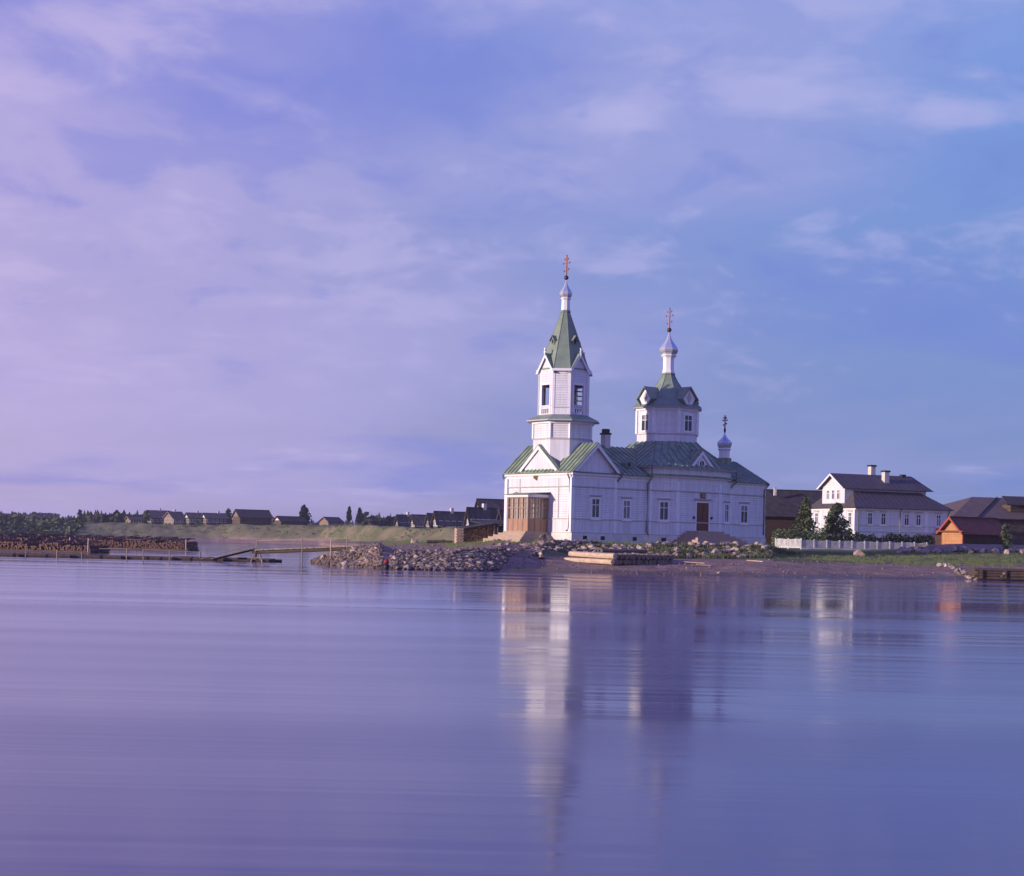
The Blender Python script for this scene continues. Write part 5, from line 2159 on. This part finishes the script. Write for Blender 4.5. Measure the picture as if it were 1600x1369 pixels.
tp = at(402, 878, 129)
tp.z = 0
TRS = empty('trestle', tp, 0, 'four legged pole trestle standing on the log boom under the footbridge', 'trestle')
for x, y in ((-.5, -.35), (.5, -.35), (-.28, .45), (.3, .45)):
    log(MB(), (x, y, -.1), (x * .12, y * .2, .98), .07).build('leg', M['grey_wood'], TRS)
MB().box(-.55, .55, -.4, -.3, .28, .36).build('brace', M['grey_wood'], TRS)
MB().box(-.35, .35, -.5, .5, .86, .97).build('cap', M['timber_dark'], TRS)
log(MB(), (-1.4, -.1, .05), (.95, -.15, .05), .13).build('float_log', M['timber_dark'], TRS)

rp = at(331, 875, 129)
GW = empty('gangway', rp, 0, 'sloping gangplank with a thin rail from the log boom up to the trestle', 'gangway')
q = at(399, 858.5, 129) - rp
for y in (-.2, .2):
    MB().tube([Vector((0, y, 0)), q + Vector((0, y, 0))], .07, 6).build('beam', M['timber_dark'], GW)
n = 12
for k in range(n):
    c = q * ((k + .5) / n)
    MB().box(-.13, .13, -.42, .42, .07, .11, Matrix.Translation(c) @ Matrix.Rotation(-math.atan2(q.z, q.x), 4, 'Y')).build('plank', M['grey_wood'], GW)
MB().tube([at(313, 873.5, 128.7) - rp, at(405, 847.5, 128.7) - rp], .03, 5).build('handrail', M['grey_wood'], GW)

LBm = empty('log_boom', at(200, 874, 130), 0, 'long chain of floating logs with low posts off the far shore', 'log boom')
base = LBm.location.copy()
base.z = 0
LBm.location = base
rnd = random.Random(91)
px = -30
k = 0
prev = None
while px < 372:
    p0 = at(px, 0, 131)
    p0.z = .11
    p1 = at(px + 79, 0, 130.6)
    p1.z = .10
    log(MB(), p0 - base, p1 - base, .165 + rnd.uniform(-.02, .02), k).build('log', M['timber_dark'], LBm)
    log(MB(), p0 - base + Vector((.6, .35, .0)), p1 - base + Vector((.5, .3, 0)), .12, k + 4).build('log', M['timber_dark'], LBm)
    px += 80
    k += 1
for px, top in ((15, .80), (59, .62), (108, .62), (147, .5), (217, .82), (243, .85), (284, .72), (331, .68)):
    c = at(px, 0, 130)
    c.z = 0
    MB().tube([c - base + Vector((0, 0, -.05)), c - base + Vector((rnd.uniform(-.05, .05), 0, top))], .055, 5).build('post', M['grey_wood'], LBm)
for a, b_ in ((174, 221), (243, 332)):
    A_ = at(a, 0, 130)
    B_ = at(b_, 0, 130)
    A_.z, B_.z = .78, (.8 if a < 200 else .66)
    MB().tube([A_ - base, B_ - base], .03, 5).build('rail', M['grey_wood'], LBm)
for px in (312, 398):
    c = at(px, 0, 129.6)
    c.z = .16
    MB().box(-.35, .35, -.2, .2, 0, .16, Matrix.Translation(c - base)).build('cleat', M['timber_dark'], LBm)

# loose poles standing in the shallows
for px, D, zt, lab in ((476.5, 118, 2.02, 'tall thin pole standing in open water under the footbridge rail'), (521, 122, 2.0, 'pale thin pole planted among the stones of the spit tip')):
    x = xof(px, D)
    z0_ = -.4 if px < 480 else spit_at(521)[2] - .3
    o = MB().tube([(0, 0, z0_), (.02, 0, zt)], .055, 6, .04).build('mooring_pole', M['grey_wood'] if px < 480 else M['timber'])
    o.location = (x - .2, D, 0)
    tag(o, lab, 'pole')

# ------------------------------------------------------------------ floating wood stacks on the far side
def raft(label, px, D, width, rows, tiers, seed, rot=24, lenl=3.0, gap=3.4, rise=.16):
    rnd_ = random.Random(seed)
    p_ = at(px, 0, D)
    p_.z = .0
    root = empty('wood_raft', p_, R(-rot), label, 'timber raft', 'stacks of floated timber')
    for t_ in range(tiers):
        m_ = MB()
        z = .0
        for r_ in range(rows + t_):
            x = -width + (.1 if r_ % 2 else 0)
            while x < 0:
                d_ = rnd_.uniform(.13, .27)
                if r_ >= rows + t_ - 2 and mnoise.noise((x * .35, seed, r_ * .6)) > (.22 if r_ == rows + t_ - 2 else -.02):
                    x += d_
                    continue
                y0_ = t_ * gap + rnd_.uniform(-.16, .16)
                n_ = 6
                ph = rnd_.uniform(0, 6)
                m_.extr([(x + d_ / 2 + d_ * .53 * math.cos(ph + 6.283 * i / n_), y0_, z + d_ / 2 + d_ * .53 * math.sin(ph + 6.283 * i / n_)) for i in range(n_)], (rnd_.uniform(-.12, .12), lenl, rnd_.uniform(-.05, .08)))
                x += d_
            z += .185
        for q_ in range(60):
            x = rnd_.uniform(-width, -.5)
            m_.tube([(x, t_ * gap + rnd_.uniform(0, 1), z + .05), (x + rnd_.uniform(-1.5, 1.5), t_ * gap + rnd_.uniform(1.5, 3), z + rnd_.uniform(.05, .35))], .07, 5)
        m_.build('stacked_log', M['raft_wood'], root, kind='stuff')
    for q_ in range(3):
        MB().tube([(-width, q_ * 1.4 - .2, .02), (.5, q_ * 1.4 - .2, .02)], .16, 6).build('float_log', M['timber_dark'], root)
    MB().tube([(.15, -.25, -.1), (.15, -.2, 1.5)], .07, 5).build('corner_stake', M['timber'], root)
    return root


raft('nearest brown stack of floated timber behind the log boom, its dark end facing the footbridge', 157, 163, 19, 5, 1, 5)
raft('brown timber stack seen over the top of the nearest one', 128, 176, 19, 7, 1, 7, rot=22)
raft('highest brown timber stack, farthest back behind the nearest one', 92, 192, 20, 8, 1, 8, rot=20)
raft('long low brown stack of floated timber ending short of the footbridge', 309, 214, 21, 7, 1, 6, gap=3.1, rot=18)
raft('far timber stack whose top shows above the long low one', 285, 228, 21, 8, 1, 9, gap=3.1, rot=18)

# ------------------------------------------------------------------ evening air
hz_ = MB().box(-2900, 2900, -75, 2590, -2.2, 34)
hm = bpy.data.materials.new('thin_evening_haze')
hm.use_nodes = True
hm.node_tree.nodes.clear()
ho = hm.node_tree.nodes.new('ShaderNodeOutputMaterial')
hv = hm.node_tree.nodes.new('ShaderNodeVolumePrincipled')
hv.inputs['Color'].default_value = (.72, .68, .92, 1)
hv.inputs['Density'].default_value = .00016
hv.inputs['Anisotropy'].default_value = .1
hm.node_tree.links.new(hv.outputs[0], ho.inputs['Volume'])
tag(hz_.build('haze', hm), kind='stuff')
